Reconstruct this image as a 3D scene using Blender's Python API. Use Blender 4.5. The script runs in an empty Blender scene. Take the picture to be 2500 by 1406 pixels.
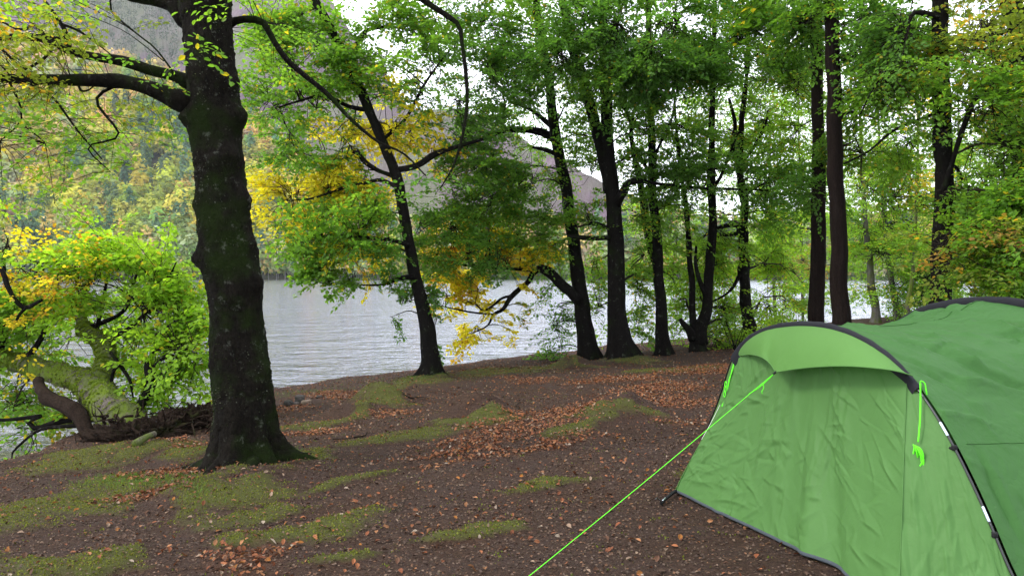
import bpy, math, numpy as np
from mathutils import Vector
rng = np.random.default_rng(7)
C = bpy.context.scene.collection
R = math.radians
EXPO, HAZE = 0.55, True

# ------------------------------------------------------------------ camera
F = 1853.0                       # focal length in photo pixels (2500 wide)
CAM = np.array([0.0, 0.0, 1.6])
PITCH = math.atan(35 / F)
FW = np.array([0, math.cos(PITCH), -math.sin(PITCH)])
UP = np.array([0, math.sin(PITCH), math.cos(PITCH)])
def ray(u, v):
    return np.array([(u - 1250) / F, 0, 0]) + UP * ((703 - v) / F) + FW
def at(u, v, D):
    d = ray(u, v); return CAM + d * (D / d[1])
cam = bpy.data.objects.new('camera', bpy.data.cameras.new('camera'))
C.objects.link(cam); cam.location = CAM; cam.rotation_euler = (R(90) - PITCH, 0, 0)
cam.data.sensor_width = 36; cam.data.lens = 36 * F / 2500
cam.data.clip_start = 0.05; cam.data.clip_end = 6000
bpy.context.scene.camera = cam

# ------------------------------------------------------------------ noise
def _h(ix, iy, iz, s):
    n = (ix.astype(np.int64) * 374761393 + iy.astype(np.int64) * 668265263 + iz.astype(np.int64) * 2147483647 + s * 974634777) & 0xffffffff
    n = ((n ^ (n >> 13)) * 1274126177) & 0xffffffff
    n = n ^ (n >> 16)
    return (n & 0xffff) / 65535.0
def vn(p, s=0):
    p = np.asarray(p, float); i = np.floor(p).astype(np.int64); f = p - i; f = f * f * (3 - 2 * f)
    r = 0
    for a in (0, 1):
        for b in (0, 1):
            for c in (0, 1):
                w = (f[..., 0] if a else 1 - f[..., 0]) * (f[..., 1] if b else 1 - f[..., 1]) * (f[..., 2] if c else 1 - f[..., 2])
                r = r + w * _h(i[..., 0] + a, i[..., 1] + b, i[..., 2] + c, s)
    return r * 2 - 1
def fbm(p, o=4, s=0, g=.5):
    p = np.asarray(p, float); r = 0; a = 1
    for k in range(o):
        r = r + a * vn(p, s + k * 17); p = p * 2.03 + 5.1; a *= g
    return r
def fb2(x, y, o=4, s=0, g=.5):
    return fbm(np.stack([x, y, np.zeros_like(x) + .37], -1), o, s, g)
def sstep(a, b, x):
    t = np.clip((x - a) / (b - a), 0, 1); return t * t * (3 - 2 * t)

# ------------------------------------------------------------------ objects
ORG = {}
SPREAD = 1.3
def tag(o, label=None, cat=None, group=None, kind=None):
    if label: o['label'] = label
    if cat: o['category'] = cat
    if group: o['group'] = group
    if kind: o['kind'] = kind
    return o
def empty(name, loc, label, cat, group=None):
    o = bpy.data.objects.new(name, None); C.objects.link(o); o.location = loc
    o.empty_display_size = .3; ORG[o.name] = np.array(loc, float)
    return tag(o, label, cat, group)
def mk(name, V, faces, mat, parent=None, smooth=True, col=None, uv=None):
    """V (n,3) world coords; faces list of int arrays each (m,k)"""
    V = np.asarray(V, float)
    if not isinstance(faces, (list, tuple)): faces = [faces]
    org = ORG[parent.name] if parent is not None else np.zeros(3)
    me = bpy.data.meshes.new(name)
    faces = [np.asarray(f, np.int32) for f in faces if len(f)]
    nl = sum(f.size for f in faces); nf = sum(len(f) for f in faces)
    me.vertices.add(len(V)); me.vertices.foreach_set('co', (V - org).astype(np.float32).ravel())
    me.loops.add(nl); me.loops.foreach_set('vertex_index', np.concatenate([f.ravel() for f in faces]))
    me.polygons.add(nf)
    tot = np.concatenate([np.full(len(f), f.shape[1], np.int32) for f in faces])
    st = np.concatenate([[0], np.cumsum(tot)[:-1]]).astype(np.int32)
    me.polygons.foreach_set('loop_start', st)
    try: me.polygons.foreach_set('loop_total', tot)
    except Exception: pass
    me.update(calc_edges=True)
    me.polygons.foreach_set('use_smooth', np.full(nf, smooth))
    if col is not None:
        a = me.color_attributes.new('col', 'FLOAT_COLOR', 'POINT')
        c = np.ones((len(V), 4), np.float32); c[:, :col.shape[1]] = col
        a.data.foreach_set('color', c.ravel())
    if uv is not None:
        a = me.attributes.new('par', 'FLOAT_VECTOR', 'POINT')
        c = np.zeros((len(V), 3), np.float32); c[:, :uv.shape[1]] = uv
        a.data.foreach_set('vector', c.ravel())
    me.materials.append(mat)
    o = bpy.data.objects.new(name, me); C.objects.link(o)
    if parent is not None: o.parent = parent; ORG[o.name] = org
    else: ORG[o.name] = org
    return o

# ------------------------------------------------------------------ materials
class NT:
    def __init__(s, name):
        s.m = bpy.data.materials.new(name); s.m.use_nodes = True
        s.t = s.m.node_tree; s.t.nodes.clear(); s.n = s.t.nodes; s.l = s.t.links
    def node(s, t, **k):
        n = s.n.new(t)
        for a, b in k.items():
            if a[0] == '_': setattr(n, a[1:], b)
            else: n.inputs[a.replace('__', ' ')].default_value = b
        return n
    def lk(s, a, b): s.l.new(a, b)
    def out(s, sh):
        o = s.n.new('ShaderNodeOutputMaterial'); s.lk(sh, o.inputs['Surface'])
    def noise(s, scale, vec, detail=4, rough=.55, dist=0):
        n = s.node('ShaderNodeTexNoise', Scale=scale, Detail=detail, Roughness=rough, Distortion=dist); s.lk(vec, n.inputs['Vector']); return n.outputs['Fac']
    def ramp(s, fac, stops):
        n = s.n.new('ShaderNodeValToRGB'); e = n.color_ramp.elements
        while len(e) < len(stops): e.new(.5)
        for k, (p, c) in enumerate(stops):
            e[k].position = p; e[k].color = (*c, 1) if len(c) == 3 else c
        s.lk(fac, n.inputs['Fac']); return n.outputs['Color']
    def mix(s, fac, a, b, blend='MIX'):
        n = s.n.new('ShaderNodeMix'); n.data_type = 'RGBA'; n.blend_type = blend
        for sock, val in ((n.inputs[0], fac), (n.inputs[6], a), (n.inputs[7], b)):
            if hasattr(val, 'is_linked'): s.lk(val, sock)
            else: sock.default_value = val if not isinstance(val, tuple) else (*val, 1)
        return n.outputs[2]
    def math(s, op, a, b=0.0):
        n = s.n.new('ShaderNodeMath'); n.operation = op
        for k, val in enumerate((a, b)):
            if hasattr(val, 'is_linked'): s.lk(val, n.inputs[k])
            else: n.inputs[k].default_value = val
        return n.outputs[0]
    def coord(s, which='Object', scale=(1, 1, 1), rot=(0, 0, 0)):
        t = s.n.new('ShaderNodeTexCoord'); m = s.n.new('ShaderNodeMapping')
        m.inputs['Scale'].default_value = scale; m.inputs['Rotation'].default_value = rot
        s.lk(t.outputs[which], m.inputs['Vector']); return m.outputs['Vector']
    def bump(s, h, strength=.5, dist=.02, normal=None):
        n = s.node('ShaderNodeBump', Strength=strength, Distance=dist); s.lk(h, n.inputs['Height'])
        if normal is not None: s.lk(normal, n.inputs['Normal'])
        return n.outputs['Normal']
    def attr(s, name, o='Color'):
        n = s.n.new('ShaderNodeAttribute'); n.attribute_name = name; return n.outputs[o]
    def bsdf(s, color, rough=.8, normal=None, spec=.3, **k):
        n = s.n.new('ShaderNodeBsdfPrincipled')
        if hasattr(color, 'is_linked'): s.lk(color, n.inputs['Base Color'])
        else: n.inputs['Base Color'].default_value = (*color, 1)
        if hasattr(rough, 'is_linked'): s.lk(rough, n.inputs['Roughness'])
        else: n.inputs['Roughness'].default_value = rough
        n.inputs['Specular IOR Level'].default_value = spec
        if normal is not None: s.lk(normal, n.inputs['Normal'])
        for a, b in k.items(): n.inputs[a.replace('__', ' ')].default_value = b
        return n.outputs['BSDF']

def leaf_mat(name, trans=.55, gain=2.0, rough=.5, spec=.25):
    t = NT(name); c = t.attr('col')
    d = t.bsdf(c, rough, spec=spec)
    tr = t.n.new('ShaderNodeBsdfTranslucent')
    c2 = t.mix(1.0, c, (gain * 1.08, gain, gain * .6), 'MULTIPLY')
    t.lk(c2, tr.inputs['Color'])
    m = t.n.new('ShaderNodeMixShader'); m.inputs[0].default_value = trans
    t.lk(d, m.inputs[1]); t.lk(tr.outputs[0], m.inputs[2]); t.out(m.outputs[0]); return t.m

def bark_mat(name, dark, light, moss=None, mossamt=.5, vscale=(1, 1, .35), bs=1.0, lichen=.0):
    t = NT(name); v = t.coord('Object', vscale)
    n1 = t.noise(7, v, 6, .65); n2 = t.noise(38, v, 5, .7); n3 = t.noise(2.2, t.coord('Object'), 4, .6)
    col = t.ramp(n2, [(.3, dark), (.72, light)])
    col = t.mix(t.ramp(n1, [(.35, (0, 0, 0)), (.7, (.6, .6, .6))]), col, tuple(x * .55 for x in dark))
    if moss:
        mk_ = t.ramp(n3, [(max(0, .62 - mossamt * .35), (0, 0, 0)), (.72 - mossamt * .22, (1, 1, 1))])
        n4 = t.noise(90, t.coord('Object'), 3, .6)
        mc = t.mix(n4, tuple(x * .45 for x in moss), tuple(min(1, x * 1.35) for x in moss))
        col = t.mix(mk_, col, mc)
    if lichen:
        lf = t.noise(9, t.coord('Object'), 5, .75)
        col = t.mix(t.ramp(lf, [(.60, (0, 0, 0)), (.66, (lichen,) * 3)]), col, (.16, .17, .14))
    h = t.math('ADD', t.math('MULTIPLY', n1, .6), t.math('MULTIPLY', n2, .45))
    t.out(t.bsdf(col, .92, t.bump(h, .9, .035 * bs), spec=.05)); return t.m

M = {}
M['leaf'] = leaf_mat('leaf_green', .6, 2.0)
M['leaf_far'] = leaf_mat('leaf_far', .35, 1.6, .7, .1)
M['bark'] = bark_mat('bark_dark', (.003, .0026, .0024), (.0135, .0115, .010), (.009, .014, .004), .2, lichen=.25)
M['bark_big'] = bark_mat('bark_mossy_beech', (.003, .0026, .0022), (.017, .014, .0105), (.010, .017, .0035), .42, (1, 1, .5), 2.2, lichen=.28)
M['bark_brown'] = bark_mat('bark_conifer', (.006, .004, .0035), (.026, .018, .015), None, 0, (2.2, 2.2, .3), 1.6)
M['bark_moss'] = bark_mat('bark_bright_moss', (.055, .045, .038), (.20, .175, .15), (.115, .165, .02), .72, (1, 1, .5), 2.6)
M['bark_grey'] = bark_mat('bark_grey', (.06, .055, .05), (.15, .14, .125), (.07, .09, .02), .5)
M['root'] = bark_mat('root_soil', (.008, .005, .004), (.050, .034, .025), (.02, .022, .007), .1, (1, 1, 1), 1.6)
M['twig'] = bark_mat('twig_bark', (.012, .009, .007), (.035, .028, .02))

# ------------------------------------------------------------------ tubes
def crom(P, n):
    """Catmull-Rom resample rows of P (k,d) to n rows"""
    P = np.asarray(P, float); k = len(P)
    if k == 2:
        t = np.linspace(0, 1, n)[:, None]; return P[0] * (1 - t) + P[1] * t
    Q = np.vstack([2 * P[0] - P[1], P, 2 * P[-1] - P[-2]])
    L = np.concatenate([[0], np.cumsum(np.linalg.norm(np.diff(P[:, :3], axis=0), axis=1))])
    s = np.interp(np.linspace(0, L[-1], n), L, np.arange(k)); i = np.minimum(s.astype(int), k - 2); t = (s - i)[:, None]
    a, b, c, d = Q[i], Q[i + 1], Q[i + 2], Q[i + 3]
    return .5 * (2 * b + (c - a) * t + (2 * a - 5 * b + 4 * c - d) * t ** 2 + (3 * b - a - 3 * c + d) * t ** 3)
def tube(P, r, seg=12, disp=None, cap=True, flare=None):
    """P (n,3), r (n,) -> V, quads(+tri cap)."""
    P = np.asarray(P, float); n = len(P); r = np.broadcast_to(np.asarray(r, float), (n,))
    T = np.gradient(P, axis=0); T /= np.linalg.norm(T, axis=1, keepdims=True) + 1e-9
    ref = np.array([0.31, -.9, .1]) if abs(T[:, 2]).mean() > .6 else np.array([0.05, .1, 1.0])
    A = np.cross(T, ref); A /= np.linalg.norm(A, axis=1, keepdims=True) + 1e-9; B = np.cross(T, A)
    th = np.linspace(0, 2 * math.pi, seg, endpoint=False)
    N = A[:, None] * np.cos(th)[None, :, None] + B[:, None] * np.sin(th)[None, :, None]
    rr = r[:, None] * np.ones(seg)
    if flare is not None: rr = flare(P, N, rr, th)
    V = P[:, None] + N * rr[..., None]
    if disp is not None: V = V + N * (disp(V) * np.minimum(1, rr / .1) if True else 0)[..., None]
    V = V.reshape(-1, 3)
    i = np.arange(n - 1)[:, None] * seg; j = np.arange(seg)[None]; jn = (j + 1) % seg
    q = np.stack([i + j, i + jn, i + seg + jn, i + seg + j], -1).reshape(-1, 4)
    fs = [q]
    if cap:
        V = np.vstack([V, P[0], P[-1]]); c0, c1 = len(V) - 2, len(V) - 1; j = np.arange(seg); jn = (j + 1) % seg; b = (n - 1) * seg
        fs.append(np.vstack([np.stack([jn, j, np.full(seg, c0)], -1), np.stack([b + j, b + jn, np.full(seg, c1)], -1)]))
    return V, fs
def join(parts):
    V = []; Q = {}; o = 0
    for v, fs in parts:
        if not isinstance(fs, (list, tuple)): fs = [fs]
        V.append(v)
        for f in fs:
            f = np.asarray(f)
            if len(f): Q.setdefault(f.shape[1], []).append(f + o)
        o += len(v)
    return np.vstack(V), [np.vstack(x) for x in Q.values()]
def thin_tubes(P, r0, r1):
    """batch of 3-sided tubes: P (N,k,3), radii r0,r1 (N,)"""
    N, k, _ = P.shape
    T = np.gradient(P, axis=1); T /= np.linalg.norm(T, axis=2, keepdims=True) + 1e-9
    A = np.cross(T, np.array([.13, .21, .97])); A /= np.linalg.norm(A, axis=2, keepdims=True) + 1e-9; B = np.cross(T, A)
    t = np.linspace(0, 1, k)[None]; r = r0[:, None] * (1 - t) + r1[:, None] * t
    th = np.array([0, 2.094, 4.189])
    V = P[:, :, None] + (A[:, :, None] * np.cos(th)[:, None] + B[:, :, None] * np.sin(th)[:, None]) * r[:, :, None, None]
    base = (np.arange(N) * k * 3)[:, None, None]; i = (np.arange(k - 1) * 3)[None, :, None]; j = np.arange(3)[None, None]; jn = (j + 1) % 3
    q = np.stack([base + i + j, base + i + jn, base + i + 3 + jn, base + i + 3 + j], -1).reshape(-1, 4)
    return V.reshape(-1, 3), [q]

# ------------------------------------------------------------------ leaves
LT = np.array([[0, 0, 0], [.30, .32, .07], [.27, .70, .05], [0, 1, -.08], [-.27, .70, .05], [-.30, .32, .07]])
LF6 = np.array([[0, 1, 2, 3], [0, 3, 4, 5]])
LT4 = np.array([[0, 0, 0], [.33, .5, .08], [0, 1, -.06], [-.33, .5, .08]])
LF4 = np.array([[0, 1, 2], [0, 2, 3]])
# lobed oak leaf, used near the camera
LTO = np.array([[0, 0, 0], [.14, .15, .02], [.10, .28, .02], [.27, .42, .06], [.17, .54, .04], [.30, .72, .06], [.14, .82, .02], [0, 1, -.06],
                [-.14, .82, .02], [-.30, .72, .06], [-.17, .54, .04], [-.27, .42, .06], [-.10, .28, .02], [-.14, .15, .02]])
LFO = [np.array([[0, 1, 2, 3, 4, 5, 6, 7], [0, 7, 8, 9, 10, 11, 12, 13]])]
def leaves(p, d, n, size, colr, kind=6):
    T, Fc = {6: (LT, [LF6]), 4: (LT4, [LF4]), 8: (LTO, LFO)}[kind]
    d = d / (np.linalg.norm(d, axis=1, keepdims=True) + 1e-9)
    x = np.cross(d, n); x /= np.linalg.norm(x, axis=1, keepdims=True) + 1e-9; z = np.cross(x, d)
    s = size[:, None, None]
    V = p[:, None] + s * (T[None, :, 0:1] * x[:, None] + T[None, :, 1:2] * d[:, None] + T[None, :, 2:3] * z[:, None])
    k = len(T); o = (np.arange(len(p)) * k)
    fs = [(o[:, None, None] + f[None]).reshape(-1, f.shape[1]) for f in Fc]
    return V.reshape(-1, 3), fs, np.repeat(colr, k, axis=0)
PAL = {  # leaf colours: base, base2, autumn accent; dark/bright greens also paint in shade/backlight
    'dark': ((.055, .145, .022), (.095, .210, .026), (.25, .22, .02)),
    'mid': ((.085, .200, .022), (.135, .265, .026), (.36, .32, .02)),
    'lime': ((.120, .250, .024), (.180, .320, .030), (.38, .33, .03)),
    'bright': ((.165, .315, .024), (.240, .390, .030), (.42, .36, .03)),
    'yellow': ((.42, .40, .018), (.48, .45, .022), (.44, .30, .014)),
    'orange': ((.44, .33, .022), (.44, .40, .025), (.44, .22, .02)),
    'olive': ((.130, .195, .024), (.20, .245, .030), (.42, .27, .02)),
    'rust': ((.26, .15, .05), (.32, .22, .05), (.18, .20, .04)),
}
ACC = {'dark': .01, 'mid': .04, 'lime': .05, 'bright': .06, 'yellow': .12, 'orange': .2, 'olive': .09, 'rust': .3}
def nrm(a): return a / (np.linalg.norm(a, axis=-1, keepdims=True) + 1e-9)
def sprays(O, D, L, pal, leaf=.085, m=9, k=6, droop=.25, kind=6, dens=1.0, tw=1.0):
    """flat leafy fans: rachis from O along D of length L, m side twigs with k leaves each"""
    N = len(O)
    if N == 0: return None
    D = nrm(D); side = nrm(np.cross(D, np.array([0, 0, 1.0]) + rng.normal(0, .35, (N, 3)))); upv = np.cross(side, D)
    t = (np.arange(m) + .5) / m * .92 + .06; t = t[None] + rng.normal(0, .02, (N, m)); t = np.clip(t, .04, 1)
    rp = O[:, None] + D[:, None] * (t * L[:, None])[..., None]; rp[..., 2] -= droop * (t ** 2) * L[:, None]
    sg = np.where(np.arange(m) % 2 == 0, 1, -1)[None, :] * np.ones((N, 1))
    sd = nrm(D[:, None] * .75 + side[:, None] * sg[..., None] + rng.normal(0, .18, (N, m, 3)))
    sl = L[:, None] * (.50 * (1 - t * .75)) * rng.uniform(.6, 1.25, (N, m))
    s = (np.arange(k) + .6) / k
    lp = rp[:, :, None] + sd[:, :, None] * (sl[..., None] * s)[..., None]
    lp[..., 2] -= droop * .6 * (s ** 2)[None, None] * sl[..., None]
    lp = lp + rng.normal(0, .018, lp.shape) * (leaf / .085)
    ls = np.where(np.arange(k) % 2 == 0, 1, -1)[None, None]
    sside = nrm(np.cross(sd, upv[:, None]))
    ld = nrm(sd[:, :, None] * .8 + sside[:, :, None] * ls[..., None] * .8 + rng.normal(0, .3, lp.shape)); ld[..., 2] -= .22
    nr = nrm(upv[:, None, None] * 1.0 + rng.normal(0, .42, lp.shape))
    P = lp.reshape(-1, 3); ld = ld.reshape(-1, 3); nr = nr.reshape(-1, 3)
    base, b2, acc = [np.array(x) for x in PAL[pal]]
    w = np.repeat(rng.uniform(0, 1, N), m * k)[:, None] * .6 + rng.uniform(0, .4, (len(P), 1))
    col = base * (1 - w) + b2 * w
    # autumn accents clump by spray
    pa = ACC[pal] * np.repeat(rng.exponential(1, N), m * k)
    ia = rng.uniform(0, 1, len(P)) < pa
    col[ia] = acc * rng.uniform(.7, 1.1, (ia.sum(), 1))
    col *= rng.uniform(.78, 1.2, (len(P), 1))
    keep = rng.uniform(0, 1, len(P)) < dens
    sz = leaf * rng.uniform(.65, 1.2, len(P))
    LV = leaves(P[keep], ld[keep], nr[keep], sz[keep], col[keep], kind)
    # twigs
    tt = np.linspace(0, 1, 5)[None]
    rach = O[:, None] + D[:, None] * (tt * L[:, None])[..., None]; rach[..., 2] -= droop * tt ** 2 * L[:, None]
    a = thin_tubes(rach, (.0035 + .004 * L) * tw, np.full(N, .0016 * tw))
    sub = np.stack([rp, rp + sd * (sl * .55)[..., None] - np.array([0, 0, 1]) * (droop * .18 * sl)[..., None], rp + sd * (sl * .98)[..., None] - np.array([0, 0, 1]) * (droop * .58 * sl)[..., None]], 2).reshape(-1, 3, 3)
    b = thin_tubes(sub, np.full(len(sub), .0028 * tw), np.full(len(sub), .0012 * tw))
    return LV, [a, b]

BARKN = lambda amp, fr, s: (lambda V: amp * fbm(V * np.array([fr, fr, fr * .5]), 4, s))
class Tree:
    def __init__(s, name, base, label, cat, group=None, bark='bark', leafm='leaf'):
        s.root = empty(name, tuple(base), label, cat, group); s.bark = M[bark]; s.leafm = M[leafm]
        s.skel = []; s.last = None; s.LV = {}; s.TW = []; s.bough = []
    def limb(s, pts, r, name='limb', seg=12, amp=.012, fr=5, n=None, mat=None, flare=None, nseed=0, skel=True, label=None):
        """pts (k,3) world, r (k,)"""
        X = np.hstack([np.asarray(pts, float), np.asarray(r, float)[:, None]])
        L = np.linalg.norm(np.diff(X[:, :3], axis=0), axis=1).sum()
        n = n or max(8, int(L / .10))
        Y = crom(X, n); P = Y[:, :3].copy(); rr = np.maximum(Y[:, 3], .003)
        P += (rr * .18)[:, None] * np.stack([fbm(P * 1.3 + 3, 2, 5), fbm(P * 1.3 + 9, 2, 6), np.zeros(n)], -1)
        V, f = tube(P, rr, seg, BARKN(amp, fr, 11 + nseed), True, flare)
        s.last = (V, seg); o = mk(name, V, f, mat or s.bark, s.root)
        if label: o['label'] = label
        if skel: s.skel.append(np.hstack([P, rr[:, None]]))
        return o
    def pl(s, uvw, D, **k):
        """limb traced as (u, v, width[, dD])"""
        pts = [at(q[0], q[1], D + (q[3] if len(q) > 3 else 0)) for q in uvw]
        rs = [q[2] / 2 / F * (D + (q[3] if len(q) > 3 else 0)) for q in uvw]
        return s.limb(pts, rs, **k)
    def cluster(s, c, rad, n, pal, leaf=.085, L=(.7, 1.2), droop=.25, m=9, k=6, kind=6, dens=1.0, bough=True, minr=.012, src=None, tw=1.0, ran=.3):
        c = np.asarray(c, float); rad = np.asarray(rad, float)
        rad = rad * np.array([SPREAD, 1.25, SPREAD]); q = rng.normal(0, 1, (n * 3, 3)); q = nrm(q) * rng.uniform(.05, 1, (n * 3, 1)) ** .5
        S = c + q * rad; lay = .62 * leaf / .088
        S[:, 2] = np.round(S[:, 2] / lay) * lay + rng.normal(0, .15 * lay / .6, len(S)) + .12 * fb2(S[:, 0] * .6, S[:, 1] * .6, 2, 3)
        gap = fbm(S * (.95 * .088 / leaf), 2, 23); S = S[np.argsort(-(gap + rng.uniform(0, .55, len(S))))[:n]]
        A = np.vstack(s.skel) if src is None else s.skel[src]
        d = np.linalg.norm(A[:, :3] - c, axis=1) + np.maximum(0, A[:, 2] - c[2]) * .8 + np.maximum(0, c[2] - A[:, 2] - 2.5) * .5
        a = A[np.argmin(d)]
        sp = [a[:3]]
        if bough:
            v = c - a[:3]; ln = np.linalg.norm(v)
            mid = a[:3] + v * .5 + np.array([rng.normal(0, .08), rng.normal(0, .08), .12]) * ln
            tip = c + v * .25 * min(1, rad.max() / (ln + .1)); tip[2] -= .05 * ln
            r0 = min(a[3] * .8, minr + .010 * ln)
            Y = crom(np.vstack([a[:3], mid, c, tip]), max(8, int(ln / .2)))
            Y += np.stack([fbm(Y * 1.1 + 7, 3, 8), fbm(Y * 1.1 + 1, 3, 9), fbm(Y * 1.1 + 4, 3, 10)], -1) * .05 * min(3, ln) * np.sin(np.linspace(0, math.pi, len(Y)))[:, None]
            s.bough.append(tube(Y, np.linspace(r0, .005, len(Y)), 6, None, False))
            sk = Y[int(len(Y) * .35):]
        else:
            sk = A[:, :3]
        # attach: nearest bough point
        dd = np.linalg.norm(S[:, None] - sk[None], axis=2); at_ = sk[np.argmin(dd, 1)]
        v = S - at_; v[:, 2] *= .4
        far = np.linalg.norm(S - at_, axis=1)
        D_ = nrm(nrm(v) + (nrm(c - a[:3]) * .5)[None] + rng.normal(0, ran, (n, 3)) * np.array([1, 1, .35]))
        Ls = rng.uniform(L[0], L[1], n)
        O = S - D_ * (Ls * .5)[:, None]
        # connecting twigs
        cp = np.stack([at_, (at_ + O) / 2 + np.array([0, 0, .04]) * far[:, None], O], 1)
        s.TW.append(thin_tubes(cp, (.004 + .006 * far) * tw, (.0035 + .004 * Ls) * tw))
        r = sprays(O, D_, Ls, pal, leaf, m, k, droop, kind, dens, tw)
        s.LV.setdefault('crown', []).append(r[0]); s.TW += r[1]
    mult = 1.0
    def pc(s, lst, D, **kw):
        """clusters traced as (u, v, ru, rv, n, palette[, dD, rD, extra dict])"""
        for q in lst:
            u, v, ru, rv, n, pal = q[:6]; dD = q[6] if len(q) > 6 else 0; rD = q[7] if len(q) > 7 else 1.2
            k = dict(kw); k.update(q[8] if len(q) > 8 else {})
            d = D + dD
            s.cluster(at(u, v, d), (ru / F * d, rD, rv / F * d), max(1, round(n * s.mult)), pal, **k)
    def upper(s, c, rad, n, pal='mid', leaf=.22, L=(1.6, 2.6)):
        s.cluster(c, rad, int(n * .75), pal, leaf=leaf, L=L, m=8, k=5, kind=4)
    def done(s):
        if s.LV:
            vs = []; cs = []
            for V, f, c in s.LV['crown']: vs.append((V, f)); cs.append(c)
            V, f = join(vs); mk('crown', V, f, s.leafm, s.root, smooth=False, col=np.vstack(cs))
        if s.TW or s.bough:
            V, f = join(s.TW + s.bough); mk('twigs', V, f, M['twig'], s.root)

# ================================================================== TERRAIN
WZ = -1.5
def wpt(u, v):
    d = ray(u, v); return (CAM + d * ((WZ - CAM[2]) / d[2]))[:2]
SH = [(-60, -80), (-14, -12), (-10, 2)] + [tuple(wpt(*p)) for p in [(-180, 1225), (-60, 1165), (50, 1128), (200, 1092), (330, 1052), (440, 1015), (560, 985), (700, 958),
      (850, 937), (1000, 926), (1150, 908), (1300, 892), (1450, 874), (1650, 858), (1850, 843), (2050, 815), (2300, 790), (2700, 765)]] + [(110, 75), (400, 90), (1600, 60)]
SH = np.array(SH)
def sdist(x, y):
    best = np.full(x.shape, 1e9); sg = np.ones(x.shape)
    for a, b in zip(SH[:-1], SH[1:]):
        d = b - a; L2 = d @ d
        t = np.clip(((x - a[0]) * d[0] + (y - a[1]) * d[1]) / L2, 0, 1)
        px, py = a[0] + t * d[0], a[1] + t * d[1]; q = np.hypot(x - px, y - py)
        cr = d[0] * (y - a[1]) - d[1] * (x - a[0])
        m = q < best - 1e-9; best = np.where(m, q, best); sg = np.where(m, np.where(cr < 0, 1.0, -1.0), sg)
    return best * sg
RELIEF = []
MOUNDS = []      # (x, y, rx, ry, h, rot)
def gz(x, y, fine=True):
    x = np.asarray(x, float); y = np.asarray(y, float)
    xe = 12 * np.tanh(x / 12)
    pl = .062 * xe - .042 * np.minimum(np.maximum(y, -10), 30 + 0 * y)
    pl = pl + .0 + .5 * sstep(14, 60, x)
    d = sdist(x, y) + .35 * fb2(x * .45, y * .45, 2, 3)
    k = sstep(-1.9, 1.5, d)
    z = pl * k + (-2.9) * (1 - k)
    z = z + (.045 * fb2(x * .55, y * .55, 3, 5) + (.012 * fb2(x * 3.1, y * 3.1, 4, 9) if fine else 0)) * k
    for mx, my, rx, ry, h, ro in MOUNDS:
        c, s = math.cos(ro), math.sin(ro); a = ((x - mx) * c + (y - my) * s) / rx; b = (-(x - mx) * s + (y - my) * c) / ry
        r2 = a * a + b * b + .25 * fb2(x * 2.2, y * 2.2, 3, 21)
        z = z + h * np.exp(-np.maximum(r2, 0) * 1.6)
    if fine and RELIEF: z = z + .045 * pmask(RELIEF, x, y, 31)
    return z
def gpt(u, v):
    d = ray(u, v); D = np.concatenate([np.arange(1.5, 12, .02), np.arange(12, 90, .05)])
    p = CAM + d[None] * (D / d[1])[:, None]
    g = gz(p[:, 0], p[:, 1], False); i = np.argmax(p[:, 2] < g)
    q = p[i]; q[2] = gz(q[:1], q[1:2])[0]; return q
for (u, v, wx, h) in [(935, 985, .62, .34), (870, 1010, .6, .16), (1160, 1018, .62, .34), (1240, 1022, .5, .12), (1505, 1016, .62, .32), (1420, 1040, .6, .06),
                      (1402, 893, .55, .22), (640, 1175, .9, .14), (470, 1210, .5, .10), (330, 1100, .7, .10), (1540, 880, .9, .10), (1050, 925, .8, .07)]:
    p = gpt(u, v); MOUNDS.append((p[0], p[1], wx, wx * 1.1, h, 0.0))
# world-space ground patches traced on the ground: centre + two half axes
def patch(u, v, ru, rv, sl):
    c = gpt(u, v)[:2]; a = (gpt(u + ru, v + sl * ru)[:2] - gpt(u - ru, v - sl * ru)[:2]) / 2; b = (gpt(u, v - rv)[:2] - gpt(u, v + rv)[:2]) / 2
    return c, np.linalg.inv(np.stack([a, b], 1))
def pmask(P, x, y, seed):
    m = np.zeros(x.shape)
    wx = x + .22 * fb2(x * 1.3, y * 1.3, 3, seed); wy = y + .30 * fb2(x * 1.3, y * 1.3, 3, seed + 1)
    for c, Mi in P:
        dx = wx - c[0]; dy = wy - c[1]; a = Mi[0, 0] * dx + Mi[0, 1] * dy; b = Mi[1, 0] * dx + Mi[1, 1] * dy
        m = np.maximum(m, 1 - sstep(.35, 1.5, np.sqrt(a * a + b * b)))
    return np.clip(m + (.40 * fb2(x * 3.7, y * 3.7, 3, seed + 2)) * sstep(.05, .3, m), 0, 1)
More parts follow.
